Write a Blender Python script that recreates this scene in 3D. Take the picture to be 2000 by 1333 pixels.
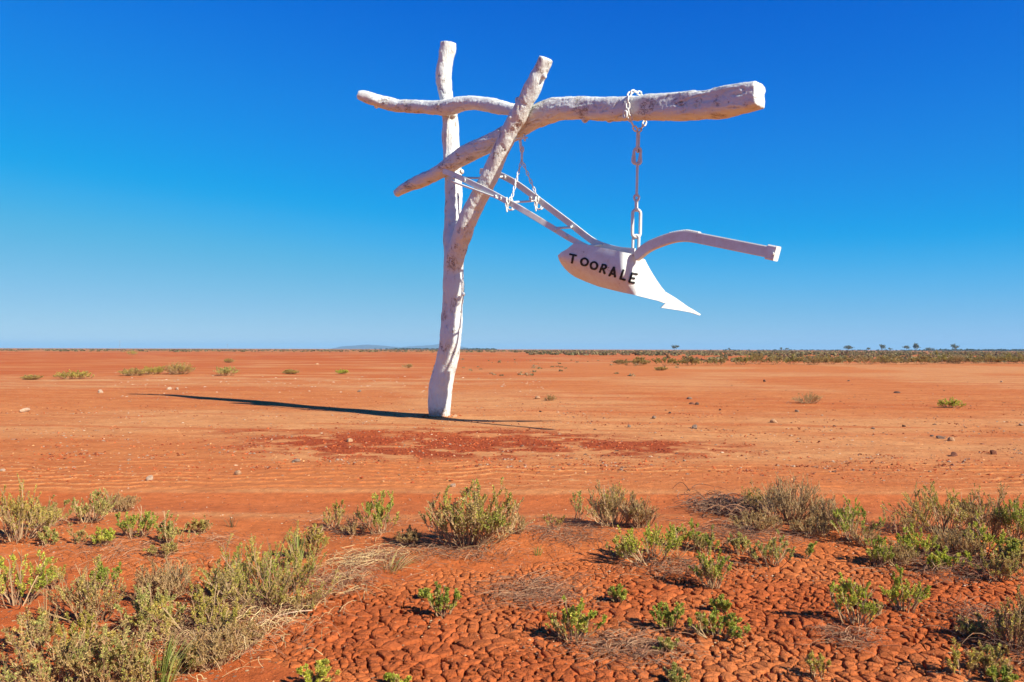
import bpy, bmesh, math, random
import numpy as np
from mathutils import Vector, Matrix
from mathutils.geometry import delaunay_2d_cdt

random.seed(7)
RNG = np.random.default_rng(11)
sc = bpy.context.scene
for o in list(bpy.data.objects):
    bpy.data.objects.remove(o)

# ------------------------------------------------------------------ camera
F = 1556.0                     # focal length in pixels of the 2000 px wide photograph
CAM_H = 1.5
PITCH = math.atan2(682.4 - 666.5, F)
ROLL = 0.0023
cam = bpy.data.cameras.new('camera')
camo = bpy.data.objects.new('camera', cam)
sc.collection.objects.link(camo)
sc.camera = camo
cam.sensor_width = 36.0
cam.lens = 36.0 * F / 2000.0
cam.clip_start = 0.1
cam.clip_end = 60000.0
cam.dof.use_dof = True
cam.dof.focus_distance = 15.0
cam.dof.aperture_fstop = 11.0
CAM_M = Matrix.Rotation(math.pi / 2 + PITCH, 3, 'X') @ Matrix.Rotation(ROLL, 3, 'Z')
camo.matrix_world = Matrix.Translation((0, 0, CAM_H)) @ CAM_M.to_4x4()

# ------------------------------------------------------------------ world
SUN_EL = math.radians(34.5)
SUN_AZ = math.radians(38.0)    # the sun stands to the right, a little behind the camera
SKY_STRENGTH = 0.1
w = bpy.data.worlds.new("World")
sc.world = w
w.use_nodes = True
nt = w.node_tree
bg = nt.nodes['Background']
sky = nt.nodes.new('ShaderNodeTexSky')
sky.sky_type = 'NISHITA'
sky.sun_disc = False
sky.sun_elevation = SUN_EL
sky.sun_rotation = math.pi / 2 + SUN_AZ
sky.air_density = 0.6
sky.dust_density = 0.0
sky.ozone_density = 6.0
sky.altitude = 0.0
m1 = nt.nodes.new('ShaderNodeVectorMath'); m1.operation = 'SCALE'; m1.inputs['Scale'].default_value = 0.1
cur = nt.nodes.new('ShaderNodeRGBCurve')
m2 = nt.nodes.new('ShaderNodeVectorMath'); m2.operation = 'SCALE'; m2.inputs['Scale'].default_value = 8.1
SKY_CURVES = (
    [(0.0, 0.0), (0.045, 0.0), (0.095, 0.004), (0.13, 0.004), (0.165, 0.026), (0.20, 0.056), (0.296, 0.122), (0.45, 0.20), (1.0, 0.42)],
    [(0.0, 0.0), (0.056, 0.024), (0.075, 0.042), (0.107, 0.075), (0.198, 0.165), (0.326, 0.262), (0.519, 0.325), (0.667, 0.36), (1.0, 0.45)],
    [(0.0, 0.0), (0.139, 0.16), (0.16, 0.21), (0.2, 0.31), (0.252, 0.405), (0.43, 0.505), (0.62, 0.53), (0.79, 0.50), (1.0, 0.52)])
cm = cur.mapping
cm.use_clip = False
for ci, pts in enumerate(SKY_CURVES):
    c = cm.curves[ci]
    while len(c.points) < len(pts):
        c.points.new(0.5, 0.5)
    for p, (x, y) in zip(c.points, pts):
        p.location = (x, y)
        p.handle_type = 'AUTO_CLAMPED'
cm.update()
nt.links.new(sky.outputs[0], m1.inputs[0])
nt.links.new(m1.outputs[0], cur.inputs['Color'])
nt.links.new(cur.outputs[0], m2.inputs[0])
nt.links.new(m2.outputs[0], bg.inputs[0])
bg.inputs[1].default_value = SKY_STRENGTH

# ------------------------------------------------------------------ sun and exposure
sun = bpy.data.lights.new('sun', 'SUN')
sun.energy = 4.6
sun.color = (1.0, 0.93, 0.80)
sun.angle = math.radians(0.53)
suno = bpy.data.objects.new('sun', sun)
sc.collection.objects.link(suno)
SUN_DIR = Vector((math.cos(SUN_EL) * math.cos(SUN_AZ), -math.cos(SUN_EL) * math.sin(SUN_AZ), math.sin(SUN_EL)))
suno.rotation_euler = SUN_DIR.to_track_quat('Z', 'Y').to_euler()
suno.location = (20, -20, 30)
vs = sc.view_settings
vs.view_transform = 'Standard'
vs.look = 'None'
vs.gamma = 1.0
vs.use_curve_mapping = False
vs.exposure = 0.95
sc.render.engine = 'CYCLES'
sc.cycles.max_bounces = 6
sc.cycles.volume_bounces = 0
sc.cycles.caustics_reflective = False
sc.cycles.caustics_refractive = False

# ------------------------------------------------------------------ noise
def _hash(ix, iy, iz, seed):
    h = (ix.astype(np.int64) * 374761393 + iy.astype(np.int64) * 668265263 + iz.astype(np.int64) * 2147483647 + seed * 974711) & 0xFFFFFFFF
    h = ((h ^ (h >> 13)) * 1274126177) & 0xFFFFFFFF
    h = ((h ^ (h >> 16)) * 2246822519) & 0xFFFFFFFF
    return ((h ^ (h >> 15)) & 0xFFFFFF) / float(0xFFFFFF)

def noise2(x, y, seed=0):
    x = np.asarray(x, float); y = np.asarray(y, float)
    ix = np.floor(x); iy = np.floor(y)
    fx = x - ix; fy = y - iy
    ix = ix.astype(np.int64); iy = iy.astype(np.int64)
    z = np.zeros_like(ix)
    u = fx * fx * fx * (fx * (fx * 6 - 15) + 10); v = fy * fy * fy * (fy * (fy * 6 - 15) + 10)
    a = _hash(ix, iy, z, seed); b = _hash(ix + 1, iy, z, seed)
    c = _hash(ix, iy + 1, z, seed); d = _hash(ix + 1, iy + 1, z, seed)
    return (a + (b - a) * u) * (1 - v) + (c + (d - c) * u) * v

def fbm2(x, y, oct=4, seed=0, gain=0.5):
    s = 0.0; a = 1.0; t = 0.0
    for k in range(oct):
        s = s + a * noise2(np.asarray(x) * 2 ** k + 17.3 * k, np.asarray(y) * 2 ** k - 9.1 * k, seed + k)
        t += a; a *= gain
    return s / t

def noise3(x, y, z, seed=0):
    ix = np.floor(x); iy = np.floor(y); iz = np.floor(z)
    fx = x - ix; fy = y - iy; fz = z - iz
    ix = ix.astype(np.int64); iy = iy.astype(np.int64); iz = iz.astype(np.int64)
    u = fx * fx * (3 - 2 * fx); v = fy * fy * (3 - 2 * fy); q = fz * fz * (3 - 2 * fz)
    def L(dz):
        a = _hash(ix, iy, iz + dz, seed); b = _hash(ix + 1, iy, iz + dz, seed)
        c = _hash(ix, iy + 1, iz + dz, seed); d = _hash(ix + 1, iy + 1, iz + dz, seed)
        return (a + (b - a) * u) * (1 - v) + (c + (d - c) * u) * v
    return L(0) * (1 - q) + L(1) * q

def fbm3(p, scale, oct=3, seed=0):
    s = 0.0; a = 1.0; t = 0.0
    for k in range(oct):
        f = scale * 2 ** k
        s = s + a * noise3(p[:, 0] * f + 3.7 * k, p[:, 1] * f, p[:, 2] * f, seed + k)
        t += a; a *= 0.5
    return s / t

def smooth(a, b, x):
    t = np.clip((np.asarray(x, float) - a) / (b - a), 0, 1)
    return t * t * (3 - 2 * t)

# ------------------------------------------------------------------ ground shape
def mud_mask(x, y):
    """1 where the ground has dried into separate clods of mud."""
    n = fbm2(np.asarray(x) * 0.9 + 5, np.asarray(y) * 0.9, 3, 91) - 0.5
    yy = y + n * 1.5 - 0.10 * np.asarray(x)
    m = smooth(6.0, 4.7, yy)
    u = np.asarray(x) / np.maximum(y, 0.5) + n * 0.25 + 0.06 * (np.asarray(y) - 4.0)
    return m * smooth(-0.42, -0.26, u + 0.12 * (np.asarray(y) - 4.6))

def ground_z(x, y):
    x = np.asarray(x, float); y = np.asarray(y, float)
    near = smooth(40, 12, y)
    z = 0.05 * (fbm2(x * 0.35, y * 0.35, 3, 3) - 0.5) * near
    # low bank between the wheel track and the mud flat
    bank = np.exp(-((y - 6.15 - 0.25 * np.sin(x * 0.9)) / 0.75) ** 2)
    z = z + bank * (0.05 + 0.06 * fbm2(x * 0.8, y * 0.8, 2, 8)) * smooth(0.2, 1.5, np.abs(x + 1.9) + 0.25)
    z = z + 0.10 * np.exp(-((y - 46 - 0.2 * (x + 20)) / 3.0) ** 2) * smooth(-30, -26, x) * smooth(-12, -17, x)
    # the smooth wheel track
    z = z - 0.03 * np.exp(-((y - 7.9) / 0.45) ** 2)
    z = z + 0.016 * (fbm2(x * 3.0, y * 3.0, 3, 21) - 0.5) * smooth(14, 7, y) * smooth(1, 3, y)
    # wind scours far out
    z = z + 0.10 * (fbm2(x * 0.05, y * 0.05, 2, 41) - 0.5) * smooth(18, 60, y)
    z = z + 0.012 * (fbm2(x * 1.3, y * 1.3, 3, 51) - 0.5) * smooth(60, 20, y)
    # lapped silt, left by water, beyond the track
    lap = smooth(8.3, 8.8, y) * smooth(11.4, 10.2, y + 0.6 * (fbm2(x * 0.5, y * 0.5, 2, 61) - .5))
    ww = y * 3.4 + 2.6 * fbm2(x * 0.9, y * 0.7, 3, 71) + 0.30 * np.abs(np.sin(x * 5.0 + 9 * fbm2(x * 0.6, y * 1.5, 2, 77)))
    z = z + lap * (0.002 + 0.013 * smooth(0.42, 0.62, fbm2(x * 0.8, y * 1.1, 3, 66))) * (1 - (ww - np.floor(ww))) ** 1.6
    return z - 0.012

def cam_ray(px, py):
    d = CAM_M @ Vector(((px - 1000.0) / F, -(py - 666.5) / F, -1.0))
    return d

def on_ground(px, py):
    d = cam_ray(px, py)
    z = 0.0
    for _ in range(6):
        k = (z - CAM_H) / d.z
        x, y = d.x * k, d.y * k
        z = float(ground_z(np.array([x]), np.array([y]))[0])
    return Vector((x, y, z)), k          # k = depth along the view axis in metres (about)

# ------------------------------------------------------------------ object helpers
COL = sc.collection

def mesh_np(name, verts, faces, mat=None, smooth_shade=False, colors=None, sizes=None):
    """faces: (N,k) array or flat list with sizes."""
    me = bpy.data.meshes.new(name)
    verts = np.asarray(verts, np.float32)
    if sizes is None:
        faces = np.asarray(faces, np.int32)
        sizes = np.full(len(faces), faces.shape[1], np.int32)
        flat = faces.ravel()
    else:
        flat = np.asarray(faces, np.int32); sizes = np.asarray(sizes, np.int32)
    me.vertices.add(len(verts)); me.vertices.foreach_set('co', verts.ravel())
    me.loops.add(len(flat)); me.loops.foreach_set('vertex_index', flat)
    me.polygons.add(len(sizes))
    starts = np.zeros(len(sizes), np.int32); starts[1:] = np.cumsum(sizes)[:-1]
    me.polygons.foreach_set('loop_start', starts)
    me.polygons.foreach_set('loop_total', sizes)
    me.polygons.foreach_set('use_smooth', np.full(len(sizes), smooth_shade, bool))
    me.update(calc_edges=True)
    if colors is not None:
        at = me.color_attributes.new('tint', 'FLOAT_COLOR', 'POINT')
        c4 = np.ones((len(verts), 4), np.float32); c4[:, :3] = colors
        at.data.foreach_set('color', c4.ravel())
    if mat:
        me.materials.append(mat)
    return me

def link(name, me, parent=None, loc=None):
    o = bpy.data.objects.new(name, me)
    COL.objects.link(o)
    if parent:
        o.parent = parent
    if loc is not None:
        o.location = loc
    return o

def tag(o, label=None, cat=None, group=None, kind=None):
    if label: o['label'] = label
    if cat: o['category'] = cat
    if group: o['group'] = group
    if kind: o['kind'] = kind
    return o

def empty(name, loc, label=None, cat=None, group=None):
    o = bpy.data.objects.new(name, None)
    o.empty_display_size = 0.2
    COL.objects.link(o); o.location = loc
    return tag(o, label, cat, group)

class Acc:
    """collects meshes (verts, quads/tris) with colours into one"""
    def __init__(s):
        s.v = []; s.f = []; s.sz = []; s.c = []; s.n = 0
    def add(s, v, f, c=None):
        v = np.asarray(v, np.float32).reshape(-1, 3)
        if isinstance(f, np.ndarray):
            s.f.append((f + s.n).ravel().astype(np.int32)); s.sz.append(np.full(len(f), f.shape[1], np.int32))
        else:
            s.f.append(np.array([i + s.n for q in f for i in q], np.int32)); s.sz.append(np.array([len(q) for q in f], np.int32))
        s.v.append(v); s.n += len(v)
        if c is not None:
            s.c.append(np.broadcast_to(np.asarray(c, np.float32), v.shape))
    def mesh(s, name, mat, smooth_shade=False):
        return mesh_np(name, np.concatenate(s.v), np.concatenate(s.f), mat, smooth_shade,
                       np.concatenate(s.c) if s.c else None, np.concatenate(s.sz))

# ------------------------------------------------------------------ materials
def new_mat(name):
    m = bpy.data.materials.new(name); m.use_nodes = True
    t = m.node_tree
    b = t.nodes['Principled BSDF']
    b.inputs['Specular IOR Level'].default_value = 0.25
    return m, t, b

def N(t, kind, **kw):
    n = t.nodes.new(kind)
    for k, v in kw.items():
        if k in n.inputs.keys():
            n.inputs[k].default_value = v
        else:
            setattr(n, k, v)
    return n

def mix_rgb(t, fac, a, b, mode='MIX'):
    n = t.nodes.new('ShaderNodeMix'); n.data_type = 'RGBA'; n.blend_type = mode
    for sock, val in ((n.inputs[0], fac), (n.inputs[6], a), (n.inputs[7], b)):
        if hasattr(val, 'links') or hasattr(val, 'is_linked'):
            t.links.new(val, sock)
        elif isinstance(val, (int, float)):
            sock.default_value = val
        else:
            sock.default_value = (*val, 1)
    return n.outputs[2]

def ramp(t, src, stops):
    r = t.nodes.new('ShaderNodeValToRGB')
    el = r.color_ramp.elements
    while len(el) < len(stops): el.new(0.5)
    for e, (p, c) in zip(el, stops):
        e.position = p; e.color = (c, c, c, 1) if isinstance(c, (int, float)) else (*c, 1)
    t.links.new(src, r.inputs[0])
    return r.outputs[0]

def noise_tex(t, vec, scale, detail=4, rough=0.55):
    n = N(t, 'ShaderNodeTexNoise', Scale=scale, Detail=detail, Roughness=rough)
    t.links.new(vec, n.inputs['Vector'])
    return n.outputs['Fac']

def mapped(t, scale=(1, 1, 1), rot=(0, 0, 0), space='Object'):
    tc = t.nodes.new('ShaderNodeTexCoord')
    mp = t.nodes.new('ShaderNodeMapping')
    mp.inputs['Scale'].default_value = scale; mp.inputs['Rotation'].default_value = rot
    t.links.new(tc.outputs[space], mp.inputs['Vector'])
    return mp.outputs['Vector']

def bump(t, b, h, strength, dist, normal=None):
    n = N(t, 'ShaderNodeBump', Strength=strength, Distance=dist)
    t.links.new(h, n.inputs['Height'])
    if normal is not None: t.links.new(normal, n.inputs['Normal'])
    t.links.new(n.outputs[0], b.inputs['Normal'])
    return n.outputs[0]

# soil: colour comes from the 'tint' attribute (kinds of soil), fine grain from noise
M_soil, t, b = new_mat('red_soil')
b.inputs['Roughness'].default_value = 0.95
b.inputs['Specular IOR Level'].default_value = 0.08
at = N(t, 'ShaderNodeAttribute', attribute_name='tint')
ov = mapped(t)
n1 = noise_tex(t, ov, 9.0, 6, 0.65)
n2 = noise_tex(t, ov, 70.0, 4, 0.7)
n3 = noise_tex(t, mapped(t, (0.35, 1.4, 1)), 1.7, 4, 0.6)
c = mix_rgb(t, 1.0, at.outputs['Color'], ramp(t, n1, [(0.3, 0.78), (0.7, 1.16)]), 'MULTIPLY')
c = mix_rgb(t, 1.0, c, ramp(t, n2, [(0.3, 0.80), (0.7, 1.14)]), 'MULTIPLY')
c = mix_rgb(t, 1.0, c, ramp(t, n3, [(0.3, (0.93, 0.86, 0.82)), (0.72, (1.05, 1.07, 1.08))]), 'MULTIPLY')
t.links.new(c, b.inputs['Base Color'])
nb = bump(t, b, n2, 0.7, 0.008)
nb = bump(t, b, n1, 0.7, 0.03, nb)

M_mud, t, b = new_mat('dried_mud')
b.inputs['Roughness'].default_value = 0.95
b.inputs['Specular IOR Level'].default_value = 0.08
at = N(t, 'ShaderNodeAttribute', attribute_name='tint')
ov = mapped(t)
n1 = noise_tex(t, ov, 28.0, 5, 0.7)
n2 = noise_tex(t, ov, 130.0, 3, 0.7)
vo = N(t, 'ShaderNodeTexVoronoi', Scale=19.0, feature='DISTANCE_TO_EDGE')
wp = N(t, 'ShaderNodeTexNoise', Scale=22.0, Detail=3.0)
tg = N(t, 'ShaderNodeNewGeometry')
t.links.new(tg.outputs['Position'], wp.inputs['Vector'])
wa = N(t, 'ShaderNodeVectorMath', operation='MULTIPLY_ADD')
wa.inputs[1].default_value = (0.05, 0.05, 0.05)
t.links.new(wp.outputs['Color'], wa.inputs[0]); t.links.new(tg.outputs['Position'], wa.inputs[2])
t.links.new(wa.outputs[0], vo.inputs['Vector'])
crk = ramp(t, vo.outputs['Distance'], [(0.0, 0.0), (0.06, 1.0)])
c = mix_rgb(t, 1.0, at.outputs['Color'], ramp(t, n1, [(0.3, 0.82), (0.7, 1.14)]), 'MULTIPLY')
t.links.new(c, b.inputs['Base Color'])
nb = bump(t, b, n2, 0.6, 0.005)
nb = bump(t, b, n1, 0.8, 0.014, nb)
nb = bump(t, b, crk, 0.6, 0.006, nb)

def leaf_mat(name, trans=0.25):
    m, t, b = new_mat(name)
    at = N(t, 'ShaderNodeAttribute', attribute_name='tint')
    b.inputs['Roughness'].default_value = 0.65
    b.inputs['Specular IOR Level'].default_value = 0.2
    t.links.new(at.outputs['Color'], b.inputs['Base Color'])
    tr = N(t, 'ShaderNodeBsdfTranslucent')
    t.links.new(at.outputs['Color'], tr.inputs['Color'])
    mx = N(t, 'ShaderNodeMixShader'); mx.inputs[0].default_value = trans
    t.links.new(b.outputs[0], mx.inputs[1]); t.links.new(tr.outputs[0], mx.inputs[2])
    t.links.new(mx.outputs[0], t.nodes['Material Output'].inputs['Surface'])
    return m
M_leaf = leaf_mat('leaf', 0.42)
M_stem, t, b = new_mat('stem')
b.inputs['Roughness'].default_value = 0.85
at = N(t, 'ShaderNodeAttribute', attribute_name='tint')
t.links.new(at.outputs['Color'], b.inputs['Base Color'])

# white painted timber: flaking paint over grey-brown wood
def paint_wood(name, stretch, rot=(0, 0, 0)):
    m, t, b = new_mat(name)
    b.inputs['Roughness'].default_value = 0.6
    g = mapped(t, stretch, rot)
    iso = mapped(t)
    n1 = noise_tex(t, g, 3.0, 7, 0.7)
    n2 = noise_tex(t, iso, 2.2, 6, 0.62)
    n3 = noise_tex(t, iso, 42.0, 4, 0.6)
    n4 = noise_tex(t, g, 11.0, 5, 0.7)
    chips = ramp(t, noise_tex(t, g, 6.5, 8, 0.72), [(0.665, 0.0), (0.68, 1.0)])
    cracks = ramp(t, n1, [(0.484, 0.0), (0.495, 1.0), (0.505, 1.0), (0.516, 0.0)])
    crm = ramp(t, n2, [(0.545, 0.0), (0.59, 1.0)])
    mul = N(t, 'ShaderNodeMath', operation='MULTIPLY')
    t.links.new(cracks, mul.inputs[0]); t.links.new(crm, mul.inputs[1])
    mxm = N(t, 'ShaderNodeMath', operation='MAXIMUM')
    t.links.new(mul.outputs[0], mxm.inputs[0]); t.links.new(chips, mxm.inputs[1])
    white = mix_rgb(t, ramp(t, n2, [(0.35, 0.0), (0.75, 0.55)]), (0.68, 0.73, 0.70), (0.62, 0.57, 0.50))
    white = mix_rgb(t, 1.0, white, ramp(t, n4, [(0.25, (0.94, 0.92, 0.90)), (0.55, (1.0, 1.0, 1.0))]), 'MULTIPLY')
    wood = mix_rgb(t, n4, (0.17, 0.075, 0.04), (0.36, 0.20, 0.11))
    col = mix_rgb(t, mxm.outputs[0], white, wood)
    t.links.new(col, b.inputs['Base Color'])
    nb = bump(t, b, n3, 0.55, 0.012)
    nb = bump(t, b, n4, 0.9, 0.03, nb)
    inv = N(t, 'ShaderNodeMath', operation='SUBTRACT'); inv.inputs[0].default_value = 1.0
    t.links.new(mxm.outputs[0], inv.inputs[1])
    bump(t, b, inv.outputs[0], 0.8, 0.012, nb)
    return m
M_post = paint_wood('painted_timber_upright', (2.2, 2.2, 0.5))
t = M_post.node_tree; b = t.nodes['Principled BSDF']
src = b.inputs['Base Color'].links[0].from_socket
tc = t.nodes.new('ShaderNodeTexCoord'); sx = t.nodes.new('ShaderNodeSeparateXYZ')
t.links.new(tc.outputs['Object'], sx.inputs[0])
ad = N(t, 'ShaderNodeMath', operation='MULTIPLY_ADD'); ad.inputs[1].default_value = 0.8
t.links.new(noise_tex(t, tc.outputs['Object'], 7.0, 5, 0.7), ad.inputs[0]); t.links.new(sx.outputs['Z'], ad.inputs[2])
t.links.new(mix_rgb(t, ramp(t, ad.outputs[0], [(0.36, 0.8), (0.62, 0.0)]), src, (0.42, 0.22, 0.12)), b.inputs['Base Color'])

def paint_metal(name, grain):
    m, t, b = new_mat(name)
    b.inputs['Roughness'].default_value = 0.5
    iso = mapped(t)
    n1 = noise_tex(t, iso, 5.0, 8, 0.75)
    n2 = noise_tex(t, iso, 45.0, 4, 0.6)
    rust = ramp(t, n1, [(0.64, 0.0), (0.70, 1.0)])
    white = mix_rgb(t, ramp(t, n1, [(0.4, 0.0), (0.68, 1.0)]), (0.67, 0.72, 0.69), (0.60, 0.57, 0.51))
    col = mix_rgb(t, rust, white, (0.22, 0.09, 0.04))
    t.links.new(col, b.inputs['Base Color'])
    bump(t, b, n2, grain, 0.01)
    return m
M_iron = paint_metal('painted_iron', 0.35)
M_blade = paint_metal('painted_mouldboard', 0.40)
M_black, t, b = new_mat('black_paint')
b.inputs['Base Color'].default_value = (0.012, 0.011, 0.012, 1); b.inputs['Roughness'].default_value = 0.5

M_stone, t, b = new_mat('stone')
b.inputs['Roughness'].default_value = 0.9
oi = N(t, 'ShaderNodeObjectInfo')
ov = mapped(t)
c = mix_rgb(t, 1.0, oi.outputs['Color'], ramp(t, noise_tex(t, ov, 6.0, 6, 0.7), [(0.3, 0.7), (0.7, 1.2)]), 'MULTIPLY')
t.links.new(c, b.inputs['Base Color'])
bump(t, b, noise_tex(t, ov, 14.0, 5, 0.7), 0.5, 0.05)

def lin(r, g, b):
    f = lambda v: (v / 255 / 12.92) if v <= 10.3 else ((v / 255 + 0.055) / 1.055) ** 2.4
    return np.array([f(r), f(g), f(b)])
LIT = np.array([1.36, 1.23, 1.46])        # what sunlit flat ground receives, after exposure
def soil(r, g, b):
    return lin(r, g, b) / LIT

# ------------------------------------------------------------------ ground sheet
def ground_color(x, y):
    n_big = fbm2(x * 0.12, y * 0.12, 4, 101)
    n_mid = fbm2(x * 0.55, y * 0.55, 4, 111)
    n_str = fbm2(x * 0.10 + 3, y * 0.7, 4, 121)
    L = lambda a, b, k: a + (b - a) * k[:, None]
    pale = soil(222, 147, 100); orange = soil(216, 128, 79); red = soil(204, 103, 58); deep = soil(170, 70, 38)
    berm = soil(212, 116, 68); mud = soil(196, 96, 54)
    col = L(np.broadcast_to(orange, (len(x), 3)), pale, smooth(0.42, 0.62, n_big + 0.08 * np.clip(x / np.maximum(y, 3), -1, 1)))
    # redder far to the left and in long scours
    far_red = smooth(26, 45, y) * smooth(0.15, -0.25, x / np.maximum(y, 1))
    col = L(col, red, np.clip(far_red * 0.8 * smooth(0.30, 0.52, n_str) + 0.25 * smooth(0.55, 0.7, n_str), 0, 1))
    col = L(col, red, 0.8 * smooth(70, 110, y) * smooth(0.3, 0.5, n_str))
    # the far shrub country is duller
    col = L(col, soil(196, 132, 88), smooth(220, 500, y) * 0.8)
    # stony pale wash to the left of the post, about forty metres out
    wash = np.exp(-((y - 40 - 0.15 * x) / 6) ** 2) * smooth(3, -4, x) * 0.8
    col = L(col, soil(226, 160, 116), wash * smooth(0.45, 0.6, n_mid))
    # dug-over patch of dark red clods near the post
    patch = np.exp(-(((x + 1.2) / 3.2) ** 2 + ((y - 13.0) / 2.1) ** 2) ** 1.3)
    patch = np.maximum(patch, 0.7 * np.exp(-(((x - 2.0) / 1.9) ** 2 + ((y - 12.4) / 1.4) ** 2)))
    patch = np.maximum(patch, 0.5 * np.exp(-(((x + 4.6) / 1.3) ** 2 + ((y - 14.6) / 0.7) ** 2)))
    n_p = fbm2(x * 1.9, y * 2.6, 5, 131, 0.65)
    col = L(col, deep, np.clip(smooth(0.41, 0.55, n_p * 0.95 + 0.20 * patch - 0.06) * smooth(0.05, 0.6, patch), 0, 1) * 0.9)
    n_f = fbm2(x * 2.2, y * 3.4, 4, 141, 0.65)
    mott = smooth(60, 20, y) * smooth(6.5, 8.5, y)
    col = col * (1 + (n_f - 0.5)[:, None] * mott[:, None] * np.array((0.35, 0.55, 0.6)))
    n_t = fbm2(x * 0.16 + 0.02 * y, y * 2.2 + 0.35 * x, 3, 151)
    col = L(col, red, 0.55 * smooth(0.58, 0.70, n_t) * smooth(12, 15, y) * smooth(70, 40, y))
    # wheel track: smooth, damp looking, redder
    track = smooth(7.1, 7.35, y + 0.1 * np.sin(x * 0.6)) * smooth(8.5, 8.32, y)
    col = L(col, soil(208, 108, 62), track * 0.9)
    # lapped silt: sunlit crest highlights painted pale along its lips
    lap = smooth(8.3, 8.8, y) * smooth(11.4, 10.2, y + 0.6 * (fbm2(x * 0.5, y * 0.5, 2, 61) - .5))
    ww = y * 3.4 + 2.6 * fbm2(x * 0.9, y * 0.7, 3, 71) + 0.30 * np.abs(np.sin(x * 5.0 + 9 * fbm2(x * 0.6, y * 1.5, 2, 77)))
    fr = ww - np.floor(ww)
    col = L(col, soil(210, 117, 70), lap * 0.85)
    col = L(col, soil(238, 170, 120), lap * smooth(0.16, 0.04, fr) * smooth(0.0, 0.02, fr) * (0.15 + 0.5 * smooth(0.4, 0.6, n_mid)))
    # bank and mud flat
    col = L(col, berm, smooth(7.4, 6.9, y))
    mk = mud_mask(x, y)
    col = L(col, mud, np.maximum(smooth(5.9, 5.0, y) * 0.8, mk))
    col = L(col, soil(140, 62, 38), smooth(0.25, 0.8, mk) * 0.75)
    return np.clip(col, 0.01, 0.9)

rows = [-400, -120, -40, -15, -6, -2, 0, 1, 1.8, 2.4, 2.8]
y = 3.1
while y < 16000:
    rows.append(y)
    y *= 1.0 + (0.0026 if 8.2 < y < 11.6 else 0.0055 if y < 16 else 0.012 if y < 60 else 0.03 if y < 600 else 0.12)
rows = np.array(rows)
ui = np.linspace(-0.80, 0.80, 431)
u = np.concatenate([[-6, -3.5, -2.2, -1.5, -1.15, -0.95], ui, [0.95, 1.15, 1.5, 2.2, 3.5, 6]])
UU, YY = np.meshgrid(u, rows)
_f = 1.0 - 0.95 * smooth(math.log(60), math.log(5000), np.log(np.maximum(YY, 1.0)))
UU = np.sign(UU) * (np.minimum(np.abs(UU), 0.8) + np.maximum(np.abs(UU) - 0.8, 0) * _f)
XX = UU * np.where(YY < 1, np.abs(YY - 1) + 2.2, YY * 1.0 + 1.2 * np.exp(-(YY - 1) / 6.0))
gx, gy = XX.ravel(), YY.ravel()
gz = ground_z(gx, gy) - 0.055 * smooth(0.15, 0.6, mud_mask(gx, gy)) 
nr, nc = UU.shape
idx = np.arange(nr * nc).reshape(nr, nc)
gf = np.stack([idx[:-1, :-1].ravel(), idx[:-1, 1:].ravel(), idx[1:, 1:].ravel(), idx[1:, :-1].ravel()], 1)
ground = link('ground', mesh_np('ground', np.stack([gx, gy, gz], 1), gf, M_soil, True, ground_color(gx, gy)))
tag(ground, 'flat red desert plain with a smooth track and dried mud in front', None, None, 'structure')

# ------------------------------------------------------------------ dried mud clods
def clip_half(poly, p, n):
    out = []
    m = len(poly)
    for i in range(m):
        a = poly[i]; bb = poly[(i + 1) % m]
        da = (a[0] - p[0]) * n[0] + (a[1] - p[1]) * n[1]
        db = (bb[0] - p[0]) * n[0] + (bb[1] - p[1]) * n[1]
        if da <= 0: out.append(a)
        if (da < 0 < db) or (db < 0 < da):
            s = da / (da - db)
            out.append((a[0] + (bb[0] - a[0]) * s, a[1] + (bb[1] - a[1]) * s))
    return out

G = 0.047
seeds = []
for j in range(int((6.75 - 2.7) / G)):
    for i in range(int(9.4 / G)):
        x0 = -4.6 + (i + 0.5 + 0.5 * (j % 2)) * G; y0 = 2.7 + (j + 0.5) * G
        seeds.append((x0 + random.uniform(-.47, .47) * G, y0 + random.uniform(-.47, .47) * G))
seeds = np.array(seeds)
size_n = fbm2(seeds[:, 0] * 1.2, seeds[:, 1] * 1.2, 2, 201)
fine_n = fbm2(seeds[:, 0] * 5.0, seeds[:, 1] * 5.0, 2, 205)
keep = RNG.random(len(seeds)) > 0.10 + 0.35 * smooth(0.42, 0.62, size_n) + 0.5 * smooth(0.5, 0.62, fine_n)
extra = seeds[RNG.random(len(seeds)) < 0.16]
seeds = np.concatenate([seeds[keep], extra + RNG.normal(size=extra.shape) * 0.02])
mk = mud_mask(seeds[:, 0], seeds[:, 1])
inz = (mk > 0.12) & (np.abs(seeds[:, 0]) < seeds[:, 1] * 0.66 + 0.6)
cell = 0.18
buckets = {}
for i, (sx, sy) in enumerate(seeds):
    buckets.setdefault((int(sx // cell), int(sy // cell)), []).append(i)

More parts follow.
